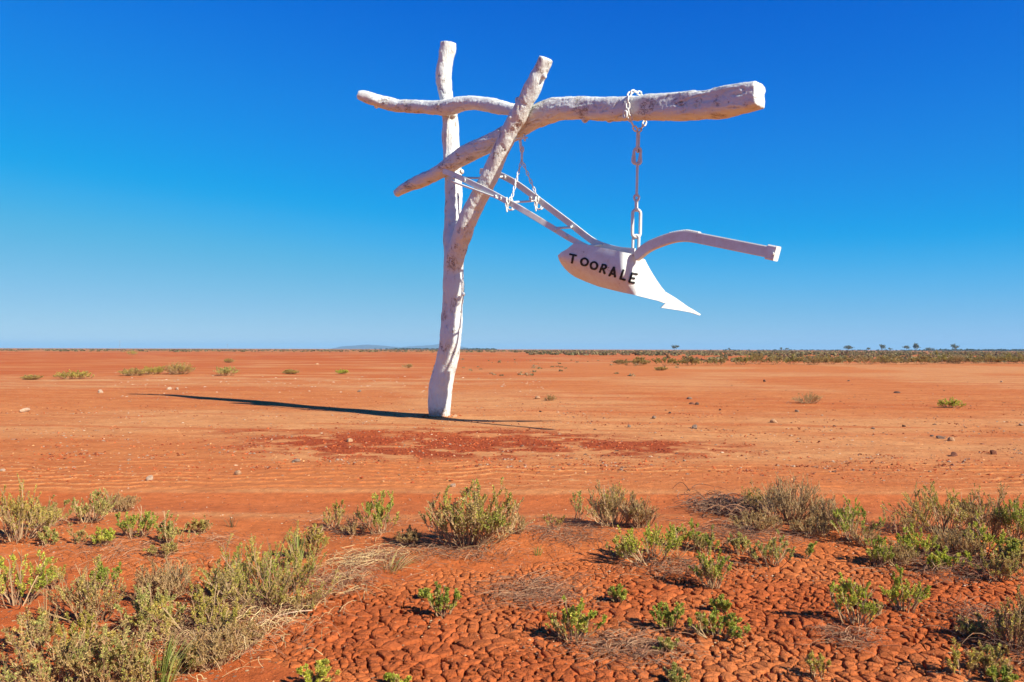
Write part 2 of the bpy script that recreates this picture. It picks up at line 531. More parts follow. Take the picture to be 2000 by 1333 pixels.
def make_clod(i):
    sx, sy = seeds[i]
    bx_, by_ = int(sx // cell), int(sy // cell)
    near = [k for dx in (-1, 0, 1) for dy in (-1, 0, 1) for k in buckets.get((bx_ + dx, by_ + dy), []) if k != i]
    near.sort(key=lambda k: (seeds[k][0] - sx) ** 2 + (seeds[k][1] - sy) ** 2)
    poly = [(sx - .14, sy - .14), (sx + .14, sy - .14), (sx + .14, sy + .14), (sx - .14, sy + .14)]
    m_here = float(mk[i])
    for k in near[:22]:
        qx, qy = seeds[k]
        dx, dy = qx - sx, qy - sy
        d = math.hypot(dx, dy)
        rnd = random.Random(int(min(i, k) * 100003 + max(i, k)))
        g = rnd.random()
        gap = (0.0011 + 0.009 * g ** 3.5) * (0.25 + 0.75 * m_here)
        poly = clip_half(poly, (sx + dx * 0.5 - dx / d * gap, sy + dy * 0.5 - dy / d * gap), (dx, dy))
        if len(poly) < 3: return None
    P = np.array(poly)
    cen = P.mean(0)
    # outline with its corners, long sides divided
    Q = np.roll(P, -1, 0)
    pts_ = []
    for a_, b_ in zip(P, Q):
        ln_ = float(np.linalg.norm(b_ - a_))
        if ln_ < 0.006: continue
        m_ = max(1, int(round(ln_ / 0.018)))
        for q_ in range(m_): pts_.append(a_ + (b_ - a_) * q_ / m_)
    if len(pts_) < 5: return None
    R = np.array(pts_)
    nn = len(R)
    wob = np.stack([noise2(R[:, 0] * 45, R[:, 1] * 45, 301), noise2(R[:, 0] * 45, R[:, 1] * 45, 302)], 1) - 0.5
    R = R + wob * 0.009
    rad = math.sqrt(max(1e-5, 0.5 * abs(np.sum(P[:, 0] * Q[:, 1] - Q[:, 0] * P[:, 1]))) / math.pi)
    dome = min(0.012, 0.20 * rad) * random.uniform(0.2, 1.1) * (0.3 + 0.7 * m_here)
    lift = random.uniform(-0.008, 0.005) * m_here
    tx, ty = random.uniform(-.07, .07), random.uniform(-.07, .07)
    rings = ((1.0, -0.075), (1.0, -0.020), (0.975, -0.003), (0.86, 0.45 * dome), (0.5, 0.95 * dome))
    vv = []
    for f, hz in rings:
        p = cen + (R - cen) * f
        if hz > 0: p = p + (np.stack([noise2(p[:, 0] * 40, p[:, 1] * 40, 5), noise2(p[:, 0] * 40, p[:, 1] * 40, 6)], 1) - .5) * 0.012
        vv.append(np.stack([p[:, 0], p[:, 1], np.full(nn, hz)], 1))
    vv.append(np.array([[cen[0], cen[1], dome]]))
    V = np.concatenate(vv)
    rel = V[:, :2] - cen
    V[:, 2] += ground_z(V[:, 0], V[:, 1]) + lift + rel[:, 0] * tx + rel[:, 1] * ty
    top = slice(nn, None)
    V[top, 2] += 0.009 * (fbm2(V[top, 0] * 44, V[top, 1] * 44, 3, 311, 0.7) - 0.5) * (0.4 + m_here)
    F_ = []
    nrg = len(rings)
    for r in range(nrg - 1):
        for k in range(nn):
            k2 = (k + 1) % nn
            F_.append((r * nn + k, r * nn + k2, (r + 1) * nn + k2, (r + 1) * nn + k))
    c0 = nrg * nn
    for k in range(nn):
        F_.append(((nrg - 1) * nn + k, (nrg - 1) * nn + (k + 1) % nn, c0))
    n_c = float(fbm2(np.array([sx * 1.1]), np.array([sy * 1.1]), 3, 321)[0])
    k = float(smooth(0.35, 0.65, np.array([n_c])))
    base = soil(192, 96, 56) * (1 - k) + soil(206, 114, 70) * k
    # the edge of the mud flat is paler and dustier
    base = base * m_here + soil(212, 114, 66) * (1 - m_here)
    base = base * random.uniform(0.82, 1.12)
    return V, F_, base, cen

order = [i for i in np.where(inz)[0]]
def frame_key(i):
    x_, y_ = seeds[i]
    inside = abs(x_) < 0.645 * y_ and y_ > 3.62
    return (0 if inside else 1, y_)
order.sort(key=frame_key)
rest = Acc()
n_single = 0
for i in order:
    r = make_clod(i)
    if r is None: continue
    V, F_, base, cen = r
    if n_single < 300 and len(V) > 45:
        org = np.array([cen[0], cen[1], V[-1, 2]])
        a = Acc(); a.add(V - org, F_, base)
        o = link('mud_clod', a.mesh('mud_clod', M_mud, True), ground, org)
        n_single += 1
    else:
        rest.add(V, F_, base)
o = link('mud_clods', rest.mesh('mud_clods', M_mud, True), ground)
tag(o, None, None, None, 'stuff')

# ------------------------------------------------------------------ the sign: one upright plane that also holds the sun
TH = math.radians(43.2)
ET = Vector((math.cos(TH), -math.sin(TH), 0))       # along the beam, towards its thick end
EN = Vector((-math.sin(TH), -math.cos(TH), 0))      # out of that plane, towards the camera
BASE, _ = on_ground(857.5, 813)
CAMP = Vector((0, 0, CAM_H))
def SP(px, py, s):
    """point of the sign seen at (px, py), s metres in front of its middle plane; second value: metres per pixel there"""
    r = cam_ray(px, py)
    k = (s - (CAMP - BASE).dot(EN)) / r.dot(EN)
    return CAMP + r * k, k / F

def catmull(P, n):
    P = np.asarray(P, float)
    ext = np.concatenate([[2 * P[0] - P[1]], P, [2 * P[-1] - P[-2]]])
    out = []
    m = len(P) - 1
    for q in np.linspace(0, m, n):
        i = min(int(q), m - 1); t = q - i
        p0, p1, p2, p3 = ext[i:i + 4]
        out.append(0.5 * ((2 * p1) + (-p0 + p2) * t + (2 * p0 - 5 * p1 + 4 * p2 - p3) * t * t + (-p0 + 3 * p1 - 3 * p2 + p3) * t ** 3))
    return np.array(out)

def tube(path, sides=20, per=4, ref=None, square=None, cap=True):
    """path rows: x,y,z,r  -> verts, faces"""
    path = np.asarray(path, float)
    if square is None: square = np.full(len(path), 2.0)
    full = catmull(np.column_stack([path, square]), (len(path) - 1) * per + 1) if per > 1 else np.column_stack([path, square])
    C = full[:, :3]; R = full[:, 3]; S = full[:, 4]
    T = np.gradient(C, axis=0); T /= np.linalg.norm(T, axis=1)[:, None]
    ref = np.asarray(ref if ref is not None else (0, 0, 1), float)
    A = np.cross(np.broadcast_to(ref, T.shape), T); A /= np.linalg.norm(A, axis=1)[:, None]
    B = np.cross(T, A)
    th = np.arange(sides) / sides * 2 * math.pi
    cs, sn = np.cos(th), np.sin(th)
    rr = 1.0 / (np.abs(cs)[None] ** S[:, None] + np.abs(sn)[None] ** S[:, None]) ** (1 / S[:, None])
    V = C[:, None] + (A[:, None] * (cs * rr)[..., None] + B[:, None] * (sn * rr)[..., None]) * R[:, None, None]
    n = len(C)
    V = V.reshape(-1, 3)
    i0 = np.arange(n - 1)[:, None] * sides + np.arange(sides)[None]
    i1 = np.arange(n - 1)[:, None] * sides + (np.arange(sides)[None] + 1) % sides
    Fq = np.stack([i0, i1, i1 + sides, i0 + sides], -1).reshape(-1, 4)
    faces = [tuple(q) for q in Fq]
    if cap:
        faces.append(tuple(range(sides))[::-1]); faces.append(tuple((n - 1) * sides + k for k in range(sides)))
    return V, faces

def px_path(rows):
    out = []
    for px, py, r, s in rows:
        p, m = SP(px, py, s)
        out.append((*p, r * m))
    return out

def log_object(name, tubes, mat, voxel, org, along, seed, knots=()):
    bm = bmesh.new()
    for V, Fc in tubes:
        vs_ = [bm.verts.new(v) for v in V]
        for f in Fc: bm.faces.new([vs_[k] for k in f])
    for p, r in knots:
        mt = Matrix.Translation(p)
        bmesh.ops.create_icosphere(bm, subdivisions=2, radius=r, matrix=mt)
    bmesh.ops.recalc_face_normals(bm, faces=bm.faces)
    me = bpy.data.meshes.new(name); bm.to_mesh(me); bm.free()
    o = bpy.data.objects.new(name, me); COL.objects.link(o)
    md = o.modifiers.new('r', 'REMESH'); md.mode = 'VOXEL'; md.voxel_size = voxel
    sm = o.modifiers.new('s', 'SMOOTH'); sm.iterations = 2; sm.factor = 0.5
    dg = bpy.context.evaluated_depsgraph_get()
    me2 = bpy.data.meshes.new_from_object(o.evaluated_get(dg))
    o.modifiers.clear()
    n = len(me2.vertices)
    co = np.empty(n * 3, np.float32); me2.vertices.foreach_get('co', co); co = co.reshape(-1, 3).astype(float)
    nm = np.empty(n * 3, np.float32); me2.vertices.foreach_get('normal', nm); nm = nm.reshape(-1, 3)
    a = np.asarray(along, float)
    al = co @ a
    perp = co - al[:, None] * a
    st = perp + (al * 0.22)[:, None] * a            # stretched along the grain
    d = 0.055 * (fbm3(co, 2.8, 2, seed) - 0.5) + 0.024 * (fbm3(st, 9.0, 3, seed + 9) - 0.5) + 0.012 * (fbm3(co, 26.0, 2, seed + 5) - 0.5)
    flake = fbm3(st, 5.0, 4, seed + 20)
    d += 0.012 * smooth(0.50, 0.53, flake) 
    ridge = np.abs(fbm3(st, 6.5, 3, seed + 33) - 0.5)
    d -= 0.030 * smooth(0.020, 0.0, ridge) * smooth(0.48, 0.6, fbm3(co, 1.7, 2, seed + 40))
    co = co + nm * d[:, None]
    org = np.asarray(org, float)
    me2.vertices.foreach_set('co', (co - org).astype(np.float32).ravel())
    me2.polygons.foreach_set('use_smooth', np.ones(len(me2.polygons), bool))
    me2.materials.clear(); me2.materials.append(mat)
    me2.update()
    o.data = me2
    bpy.data.meshes.remove(me)
    me2.name = name
    o.location = org
    return o

# upright forked trunk
S_L, S_F = -0.42, 0.16
left_limb = [(858, 822, 20.0, 0), (857.5, 812, 20.0, 0), (858.5, 785, 21.8, 0), (861, 758, 21.8, 0), (870, 716, 21.0, 0), (877.7, 680, 21.2, 0), (880.5, 647, 21.0, 0),
             (883, 605, 20.4, 0), (885.5, 574, 20.6, 0), (885.5, 535, 20.2, 0), (885, 505, 19, -0.05), (884, 470, 17.0, -0.13), (884, 438, 17, -0.22), (885.6, 406, 16.2, -0.30),
             (885.5, 353, 15.8, -0.38), (882.5, 315, 15.8, S_L), (880, 264, 15.2, S_L), (879, 228, 15.5, S_L), (872.5, 196, 13.6, S_L), (868, 172, 14.2, S_L),
             (866, 144, 14.8, S_L), (871, 111, 14.6, S_L), (875, 95, 15, S_L), (876, 84, 15.6, S_L)]
lean_limb = [(885.5, 560, 18, 0.0), (886, 530, 18.5, 0.02), (889, 508, 18.6, 0.05), (894, 490, 18.2, 0.09), (901, 466, 18.0, 0.13), (912, 434, 17.8, S_F), (927, 403, 17.4, S_F), (942.4, 372, 17.2, S_F), (955, 346, 16.4, S_F),
             (971, 310, 16.0, S_F), (985, 279, 16.2, S_F), (999, 251, 16.4, S_F), (1011, 230, 17.0, S_F), (1022, 211, 16.0, S_F), (1038, 178, 16.4, S_F), (1052, 146, 15.0, S_F), (1061, 126, 14.8, S_F), (1066, 114, 14.6, S_F)]
knots = []
for px, py, s, r in ((997, 231, 0.33, .05), (905, 575, 0.02, .05), (886, 225, -0.34, 0.07), (902, 336, -0.36, .05), (1064, 150, 0.16, 0.06), (843, 795, 0.12, .05), (1012, 196, 0.2, 0.06)):
    p, m = SP(px, py, s); knots.append((p, r))
post = log_object('forked_post', [tube(px_path(left_limb), 20, 4, tuple(EN)), tube(px_path(lean_limb), 20, 4, tuple(EN))], M_post, 0.021, BASE, (0, 0, 1), 500, knots)
tag(post, 'tall white painted forked tree trunk standing upright on the red plain', 'post')

# forked beam laid through the fork
SB = -0.17
trunk = [(985, 268, 17.6, SB - 0.02), (1003, 256, 19, SB), (1026, 240, 21, SB), (1050, 226, 22, SB), (1076, 217, 21.5, SB), (1104, 212, 21.2, SB), (1142, 211.5, 20.6, SB), (1182, 213, 20.8, SB), (1222, 213, 21.8, SB),
         (1262, 212, 23.2, SB), (1310, 209.5, 24.6, SB), (1359, 206, 25.8, SB), (1405, 201, 25.8, SB), (1445, 195.5, 26, SB), (1466, 190.5, 25, SB), (1484, 185.5, 23.6, SB)]
tsq = [2, 2, 2, 2, 2.2, 2.4, 2.5, 2.6, 2.8, 3, 3.4, 4, 5, 6, 7, 7]
lower = [(1020, 243, 18, SB), (986, 265, 17.4, SB), (970, 274, 17.2, SB), (934, 290, 17.2, SB + .02), (897, 309, 16.8, SB + .03), (871.5, 329, 14.4, SB + .03), (842, 344, 12.2, SB + .03), (808, 359.5, 11, SB), (786, 370, 10.4, SB), (774, 378, 8.6, SB)]
upper = [(1045, 228, 15, SB), (1022, 221, 13, SB), (1003, 216, 12.8, SB), (971, 209, 13.5, SB), (945.5, 203, 13.6, SB), (915, 201, 14.2, SB + 0.02), (884, 207, 15.6, SB + 0.05), (859, 210.5, 13.8, SB + .02), (823, 209.5, 12.0, SB), (785, 208, 12.0, SB),
         (754, 202, 13.0, SB + .12), (731, 195, 11.6, SB + .28), (711, 188.5, 10.6, SB + .42), (700, 186, 8.4, SB + .5)]
knots = []
for px, py, s, r in ((1143, 232, SB + .02, .07), (857, 207, SB + .18, .05), (735, 207, SB + .06, .06), (868, 322, SB + .14, .05), (1190, 232, SB, .06), (1365, 226, SB, 0.08)):
    p, m = SP(px, py, s); knots.append((p, r))
BEAM0, _ = SP(1030, 235, SB)
M_beam = paint_wood('painted_timber_beam', (0.5, 2.2, 2.2), (0, 0, TH))
beam = log_object('forked_beam', [tube(px_path(trunk), 24, 4, None, tsq), tube(px_path(lower), 18, 4), tube(px_path(upper), 18, 4)], M_beam, 0.021, BEAM0, tuple(ET), 700, knots)
tag(beam, 'heavy white painted forked log lying across through the upright trunk', 'beam')

# ------------------------------------------------------------------ chains
def link_mesh(L, W, r, name):
    """one chain link, long axis X, lying in XY"""
    hw = W / 2 - r; hl = max(L / 2 - r - hw, 0.0)
    pts = []
    for k in range(9):
        a = -math.pi / 2 + math.pi * k / 8; pts.append((hl + hw * math.cos(a), hw * math.sin(a)))
    for k in range(9):
        a = math.pi / 2 + math.pi * k / 8; pts.append((-hl + hw * math.cos(a), hw * math.sin(a)))
    n = len(pts); V = []; sides = 7
    for k, (x_, y_) in enumerate(pts):
        xa, ya = pts[(k + 1) % n]; xb, yb = pts[k - 1]
        tx, ty = xa - xb, ya - yb; d = math.hypot(tx, ty) or 1; nx, ny = ty / d, -tx / d
        for q in range(sides):
            a = 2 * math.pi * q / sides
            V.append((x_ + nx * r * math.cos(a), y_ + ny * r * math.cos(a), r * math.sin(a)))
    Fc = [(k * sides + q, k * sides + (q + 1) % sides, ((k + 1) % n) * sides + (q + 1) % sides, ((k + 1) % n) * sides + q) for k in range(n) for q in range(sides)]
    a = Acc(); a.add(np.array(V), Fc)
    return a.mesh(name, M_iron, True)

FACE = Vector((0.18, -0.98, 0))
def orient(a, b, roll, ref=None):
    x = (b - a).normalized()
    ref = ref if ref is not None else EN if abs(x.dot(EN)) < 0.9 else Vector((0, 0, 1))
    zc = (ref - x * ref.dot(x)).normalized()
    zc = Matrix.Rotation(roll, 3, x) @ zc
    yc = zc.cross(x)
    return Matrix((x, yc, zc)).transposed()

def put_link(me, a, b, roll, parent, org, name='link', ref=None):
    M = orient(a, b, roll, ref)
    o = link(name, me, parent)
    o.location = (a + b) / 2 - org
    o.rotation_euler = M.to_euler()
    return o

def run_links(me, pts, pitch, parent, org, roll0=0.0):
    """links along a polyline, alternating by a quarter turn"""
    P = np.array([tuple(p) for p in pts]); seg = np.linalg.norm(np.diff(P, axis=0), axis=1); cum = np.concatenate([[0], np.cumsum(seg)])
    n = max(1, round(cum[-1] / pitch))
    def at(d):
        i = min(max(int(np.searchsorted(cum, d, 'right')) - 1, 0), len(seg) - 1)
        return Vector(P[i] + (P[i + 1] - P[i]) * ((d - cum[i]) / seg[i]))
    for k in range(n):
        put_link(me, at(cum[-1] * k / n), at(cum[-1] * (k + 1) / n), roll0 + 0.7 + (k % 2) * math.pi / 2, parent, org)

SC = SB - 0.03
def V3(px, py, s): return SP(px, py, s)[0]
top_c, mpp = SP(1243, 212, SB)
fr_chain = empty('hanging_chain', top_c, 'heavy white chain and rod looped over the thick end of the beam', 'chain')
m_small = link_mesh(0.145, 0.09, 0.0155, 'link_small')
loop = []
for ds, dz in ((0.02, -0.42), (0.14, -0.34), (0.25, -0.22), (0.30, -0.05), (0.29, 0.12), (0.20, 0.25), (0.03, 0.29), (-0.14, 0.28), (-0.27, 0.2), (-0.30, 0.0), (-0.26, -0.18), (-0.16, -0.32), (-0.02, -0.42)):
    loop.append(top_c + EN * ds + Vector((0, 0, dz)) + ET * 0.02)
run_links(m_small, [Vector(p) for p in catmull([tuple(p) for p in loop], 60)], 0.112, fr_chain, top_c)
# a few doubled links knotted on top and hanging on the front
kn = [top_c + EN * 0.05 + Vector((0, 0, 0.33)) + ET * 0.05, top_c + EN * 0.22 + Vector((0, 0, 0.27)) + ET * 0.02, top_c + EN * 0.33 + Vector((0, 0, 0.12)) - ET * 0.02, top_c + EN * 0.34 + Vector((0, 0, -0.13)) - ET * 0.01]
put_link(link_mesh(0.16, 0.12, 0.02, 'link_wide'), kn[-1] + Vector((0, 0, .02)), kn[-1] - Vector((0, 0, 0.13)), 0.2, fr_chain, top_c)
mL = link_mesh(0.40, 0.125, 0.021, 'link_long')
put_link(mL, V3(1246.5, 259, SC), V3(1245.5, 297, SC), 1.35, fr_chain, top_c)
mP = link_mesh(0.34, 0.17, 0.026, 'link_round')
put_link(mP, V3(1244, 291, SC), V3(1246, 321, SC), 0.15, fr_chain, top_c, 'link', FACE)
put_link(mP, V3(1246, 291, SC + .02), V3(1241, 318, SC + .02), -0.7, fr_chain, top_c)
# rod with an eye at either end
ra, rb = V3(1245, 318, SC), V3(1243.5, 384, SC)
Vr, Fr = tube([(*ra, 0.026), (*(ra.lerp(rb, .3)), 0.024), (*(ra.lerp(rb, .7)), 0.024), (*rb, 0.026)], 10, 3, tuple(EN))
a = Acc(); a.add(Vr - np.array(top_c), Fr); link('rod', a.mesh('rod', M_iron, True), fr_chain)
mE = link_mesh(0.15, 0.13, 0.024, 'link_eye')
put_link(mE, V3(1243.5, 380, SC), V3(1243, 393, SC), 0.1, fr_chain, top_c, 'link', FACE)
put_link(link_mesh(0.24, 0.11, 0.022, 'link_mid'), V3(1243, 389, SC), V3(1243, 414, SC), 1.3, fr_chain, top_c)
mB = link_mesh(0.57, 0.205, 0.030, 'link_big')
put_link(mB, V3(1243.5, 408, SC), V3(1242.5, 466, SC), 0.12, fr_chain, top_c, 'link', FACE)
put_link(link_mesh(0.38, 0.165, 0.028, 'link_hook'), V3(1242.5, 459, SC), V3(1241, 496, SC), 0.6, fr_chain, top_c, 'link', FACE)

# rear bridle under the fork
SA, SBK = 0.42, -0.36
br0 = V3(1018, 268, 0.0)
bridle = empty('bridle_chain', br0, 'thin white chain in two legs holding the plough handles', 'chain')
m_thin = link_mesh(0.112, 0.062, 0.0105, 'link_thin')
# eye bolt through the log
a = Acc()
for pts in ([(1004, 273, 0.10, .02), (1016, 271, 0.08, .02), (1030, 269, 0.06, .02)], [(1024, 263, 0.06, .02), (1025, 270, 0.06, .02), (1025, 276, 0.06, .02)]):
    Vt, Ft = tube([(*V3(x_, y_, s_), r_) for x_, y_, s_, r_ in pts], 8, 2, tuple(EN) if pts[0][0] > 1010 else None); a.add(Vt - np.array(br0), Ft)
link('eye_bolt', a.mesh('eye_bolt', M_iron, True), bridle)
put_link(link_mesh(0.26, 0.09, 0.022, 'link_top'), V3(1015, 268, 0.05), V3(1018, 293, 0.05), 0.5, bridle, br0)
put_link(link_mesh(0.15, 0.125, 0.022, 'ring'), V3(1019.5, 286, 0.04), V3(1019.5, 299, 0.04), 0.2, bridle, br0)
put_link(link_mesh(0.20, 0.10, 0.022, 'shackle'), V3(1019.5, 296, 0.03), V3(1019, 314, 0.03), 0.9, bridle, br0)
jn = V3(1019, 312, 0.03)
legA = V3(998, 393, SA + 0.02); legB = V3(1051, 389, SBK)
run_links(m_thin, [jn, legA], 0.088, bridle, br0, 0.4)
run_links(m_thin, [jn, legB], 0.088, bridle, br0, 0.1)
for c0, sgn in ((V3(997, 399, SA), 1), (V3(1053, 398, SBK), -1)):
    ring = []
    for k in range(13):
        q = 2 * math.pi * k / 12
        ring.append(c0 + EN * 0.085 * math.cos(q) + Vector((0, 0, 0.125 * math.sin(q))) + ET * 0.03 * math.sin(q * 2))
    run_links(m_thin, ring, 0.08, bridle, br0)
    run_links(m_thin, [c0 + Vector((0, 0, .12)) + EN * .1, c0 + EN * 0.12 - Vector((0, 0, 0.02)), c0 + EN * 0.10 - Vector((0, 0, .17))], 0.085, bridle, br0, 0.5)

# ------------------------------------------------------------------ plough
PL0 = V3(1240, 490, 0.0)
plough = empty('plough', PL0, 'old white painted single plough hanging by chains from the beam', 'plough')

def bar(rows, hgt, thick, name, parent=plough, mat=M_iron, per=4):
    """flat bar: rows px,py,s,(scale)"""
    P = []
    for r_ in rows:
        p = V3(*r_[:3]); P.append((*p, r_[3] if len(r_) > 3 else 1.0))
    Q = catmull(P, (len(P) - 1) * per + 1)
    C = Q[:, :3]; K = Q[:, 3]
    T = np.gradient(C, axis=0); T /= np.linalg.norm(T, axis=1)[:, None]
    A = np.cross(T, np.array((0, 0, 1.0))); A /= np.linalg.norm(A, axis=1)[:, None]
    B = np.cross(A, T)
    c_ = 0.18
    prof = [(1, 1 - c_), (1 - c_, 1), (-(1 - c_), 1), (-1, 1 - c_), (-1, -(1 - c_)), (-(1 - c_), -1), (1 - c_, -1), (1, -(1 - c_))]
    V = np.concatenate([[C[i] + A[i] * x_ * thick / 2 * K[i] + B[i] * y_ * hgt / 2 * K[i] for x_, y_ in prof] for i in range(len(C))])
    n = len(C); m = 8
    Fc = [(i * m + k, i * m + (k + 1) % m, (i + 1) * m + (k + 1) % m, (i + 1) * m + k) for i in range(n - 1) for k in range(m)]
    Fc += [tuple(range(m))[::-1], tuple((n - 1) * m + k for k in range(m))]
    a = Acc(); a.add(V - np.array(PL0), Fc)
    return link(name, a.mesh(name, mat, False), parent)

bar([(866, 335, SA - .06), (886, 342, SA), (907, 351.6, SA), (952, 373, SA), (993.6, 395.5, SA), (1021, 410.5, SA - .01), (1080, 446, 0.24), (1122, 471, 0.03), (1160, 489, -0.08), (1195, 496, -0.1)], 0.112, 0.036, 'handle')
bar([(938, 335, SBK), (960, 336.5, SBK), (985, 346, SBK), (1010, 360, SBK), (1043, 384, SBK), (1061, 397.5, SBK), (1112, 436, SBK + .05), (1156, 470, -0.2), (1180, 481.5, -0.1), (1209, 489, -0.03), (1240, 492, 0.0)], 0.125, 0.036, 'handle')

def rod(rows, name, parent=plough, sides=10):
    Vt, Ft = tube([(*V3(x_, y_, s_), r_) for x_, y_, s_, r_ in rows], sides, 3, (0.11, 0.02, 0.99))
    a = Acc(); a.add(Vt - np.array(PL0), Ft)
    return link(name, a.mesh(name, M_iron, True), parent)
rod([(890, 346.5, SA, .022), (930, 348, 0.12, .022), (984, 345.5, SBK, .022)], 'rung')
rod([(1003, 395.5, SA, .022), (1026, 394, 0.03, .022), (1046, 392.5, SBK, .022)], 'rung')
rod([(1083, 446, 0.23, .024), (1104, 445, 0.02, .024), (1118, 443.8, SBK + .05, .024)], 'rung')
rod([(1152, 480.5, -0.02, .022), (1166, 479, -0.06, .022), (1177, 477.6, -0.1, .022)], 'rung')
rod([(887, 347, SA + .05, .016), (882, 349, SA + .05, .02), (884, 354, SA + .05, .024), (892, 358, SA + .05, .026), (901, 361.5, SA + .05, .024), (930, 372, SA + .05, .021), (960, 383, SA + .04, .019), (972, 388, SA + .03, .019)], 'brace_rod')
def bolt(px, py, s, r=0.035):
    c0 = V3(px, py, s)
    Vt, Ft = tube([(*(c0 - EN * 0.03), r), (*(c0 + EN * 0.03), r)], 6, 1)
    a = Acc(); a.add(Vt - np.array(PL0), Ft)
    link('bolt', a.mesh('bolt', M_iron, False), plough)
for px, py, s in ((908, 352.5, SA + .02), (978, 388, SA + .02), (968, 384.5, SA + .03), (986, 346.5, SBK + .03), (1037, 388, SBK + .02), (1117, 443, SBK + .08), (1084, 449, 0.25), (1105, 461, .14)):
    bolt(px, py, s)

# goose-neck draught beam with its square end block
bar([(1243, 502, 0.0, 0.9), (1250, 496, 0.02), (1260, 487.5, 0.03), (1272, 480, 0.04), (1286, 474, 0.04), (1299, 469.2, 0.04), (1312, 465.2, 0.04), (1326, 462.5, 0.04), (1340, 462, 0.04), (1355, 463.8, 0.04), (1385, 469.5, 0.04), (1420, 476.5, 0.04), (1460, 484.5, 0.04), (1503, 493, 0.04)], 0.182, 0.10, 'draught_beam')
bar([(1501, 492.7, 0.04), (1509, 494.3, 0.04), (1518, 496.2, 0.04)], 0.235, 0.17, 'end_block', per=1)
bolt(1510, 496, 0.13, 0.022)
# welded ribs along the bend
ribs = Acc()
for k in range(13):
    q = k / 12
    px_ = 1311 + 54 * q; py_ = 456.4 - 5.2 * math.sin(min(1, q * 1.15) * math.pi * 0.62) + 4.5 * max(0, q - .6) * 2
    p = np.array(V3(px_, py_, 0.04))
    Vt, Ft = tube([(*(p - np.array(EN) * 0.045), 0.022), (*(p + np.array(EN) * 0.045), 0.022)], 6, 1)
    ribs.add(Vt - np.array(PL0), Ft)
link('weld_bead', ribs.mesh('weld_bead', M_iron, True), plough)

# mouldboard: a twisted plate
def zp(u, v): return 1060 + 0.24 * u, 400 + 0.24 * v
def surf_s(u, v):
    u = np.asarray(u, float); v = np.asarray(v, float)
    vm = np.interp(u, [125, 300, 500, 700, 800, 900, 1000, 1285], [430, 450, 510, 570, 620, 680, 750, 895])
    hv = np.interp(u, [125, 250, 500, 700, 850, 1000, 1285], [60, 140, 160, 165, 140, 70, 40])
    q = (v - vm) / hv
    s = 0.20 - 0.34 * np.maximum(0, q + 0.10) ** 2 * np.interp(u, [125, 620, 760, 1285], [1, 0.8, 0.0, 0.0])
    s = s - 0.06 * np.maximum(0, -q - 0.1) ** 2 * np.interp(u, [600, 760], [1, 0])
    s = s + np.interp(u, [100, 640], [-0.11, 0.02])
    k = np.maximum(0, u - 640) / 640
    s = s - 1.45 * k ** 1.2 - 0.07 * smooth(640, 790, u)
    return s

def plate(outline, name, thick, label=None, step=22):
    O = np.array(outline, float)
    Q = np.roll(O, -1, 0)
    pts = []
    for a_, b_ in zip(O, Q):
        m = max(1, int(np.linalg.norm(b_ - a_) / step))
        for k in range(m): pts.append(a_ + (b_ - a_) * k / m)
    nb_ = len(pts)
    lo, hi = O.min(0), O.max(0)
    inner = []
    E = np.array(pts)
    for yy in np.arange(lo[1] + step / 2, hi[1], step):
        for xx in np.arange(lo[0] + step / 2, hi[0], step):
            inside = False
            j = len(O) - 1
            for i in range(len(O)):
                if ((O[i][1] > yy) != (O[j][1] > yy)) and (xx < (O[j][0] - O[i][0]) * (yy - O[i][1]) / (O[j][1] - O[i][1]) + O[i][0]): inside = not inside
                j = i
            if inside and np.min(np.linalg.norm(E - (xx, yy), axis=1)) > step * 0.55: inner.append((xx, yy))
    allp = [Vector((float(p[0]), float(p[1]))) for p in pts] + [Vector((float(p[0]), float(p[1]))) for p in inner]
    vs_, es_, fs_, *_r = delaunay_2d_cdt(allp, [], [list(range(nb_))], 1, 1e-4)
    UV = np.array([tuple(v) for v in vs_])
    S = surf_s(UV[:, 0], UV[:, 1])
    P3 = np.array([tuple(V3(*zp(u_, v_), s_)) for (u_, v_), s_ in zip(UV, S)])
    tri = [tuple(f) for f in fs_]
    # orient towards the camera
    tri2 = []
    for f in tri:
        n_ = np.cross(P3[f[1]] - P3[f[0]], P3[f[2]] - P3[f[0]])
        tri2.append(f if n_ @ (np.array(CAMP) - P3[f[0]]) > 0 else f[::-1])
    nrm = np.zeros_like(P3)
    for f in tri2:
        n_ = np.cross(P3[f[1]] - P3[f[0]], P3[f[2]] - P3[f[0]])
        for k in f: nrm[k] += n_
    nrm /= np.maximum(np.linalg.norm(nrm, axis=1), 1e-9)[:, None]
    back = P3 - nrm * thick
    nv = len(P3)
    from collections import Counter
    ec = Counter(); dirn = {}
    for f in tri2:
        for k in range(len(f)):
            e = (f[k], f[(k + 1) % len(f)]); ec[tuple(sorted(e))] += 1; dirn[tuple(sorted(e))] = e
    rim = [dirn[e] for e, n_ in ec.items() if n_ == 1]
    faces = tri2 + [tuple(k + nv for k in f)[::-1] for f in tri2]
    V = np.concatenate([P3, back])
    base_n = 2 * nv
    # separate rim vertices keep the edge crisp
    ids = sorted({k for e in rim for k in e}); mp = {k: i for i, k in enumerate(ids)}
    V = np.concatenate([V, P3[ids], back[ids]])
    for a_, b_ in rim: faces.append((base_n + mp[b_], base_n + mp[a_], base_n + len(ids) + mp[a_], base_n + len(ids) + mp[b_]))
    A_ = Acc(); A_.add(V - np.array(PL0), faces)
    o = link(name, A_.mesh(name, M_blade, True), plough)
    if label: o['label'] = label
    return o

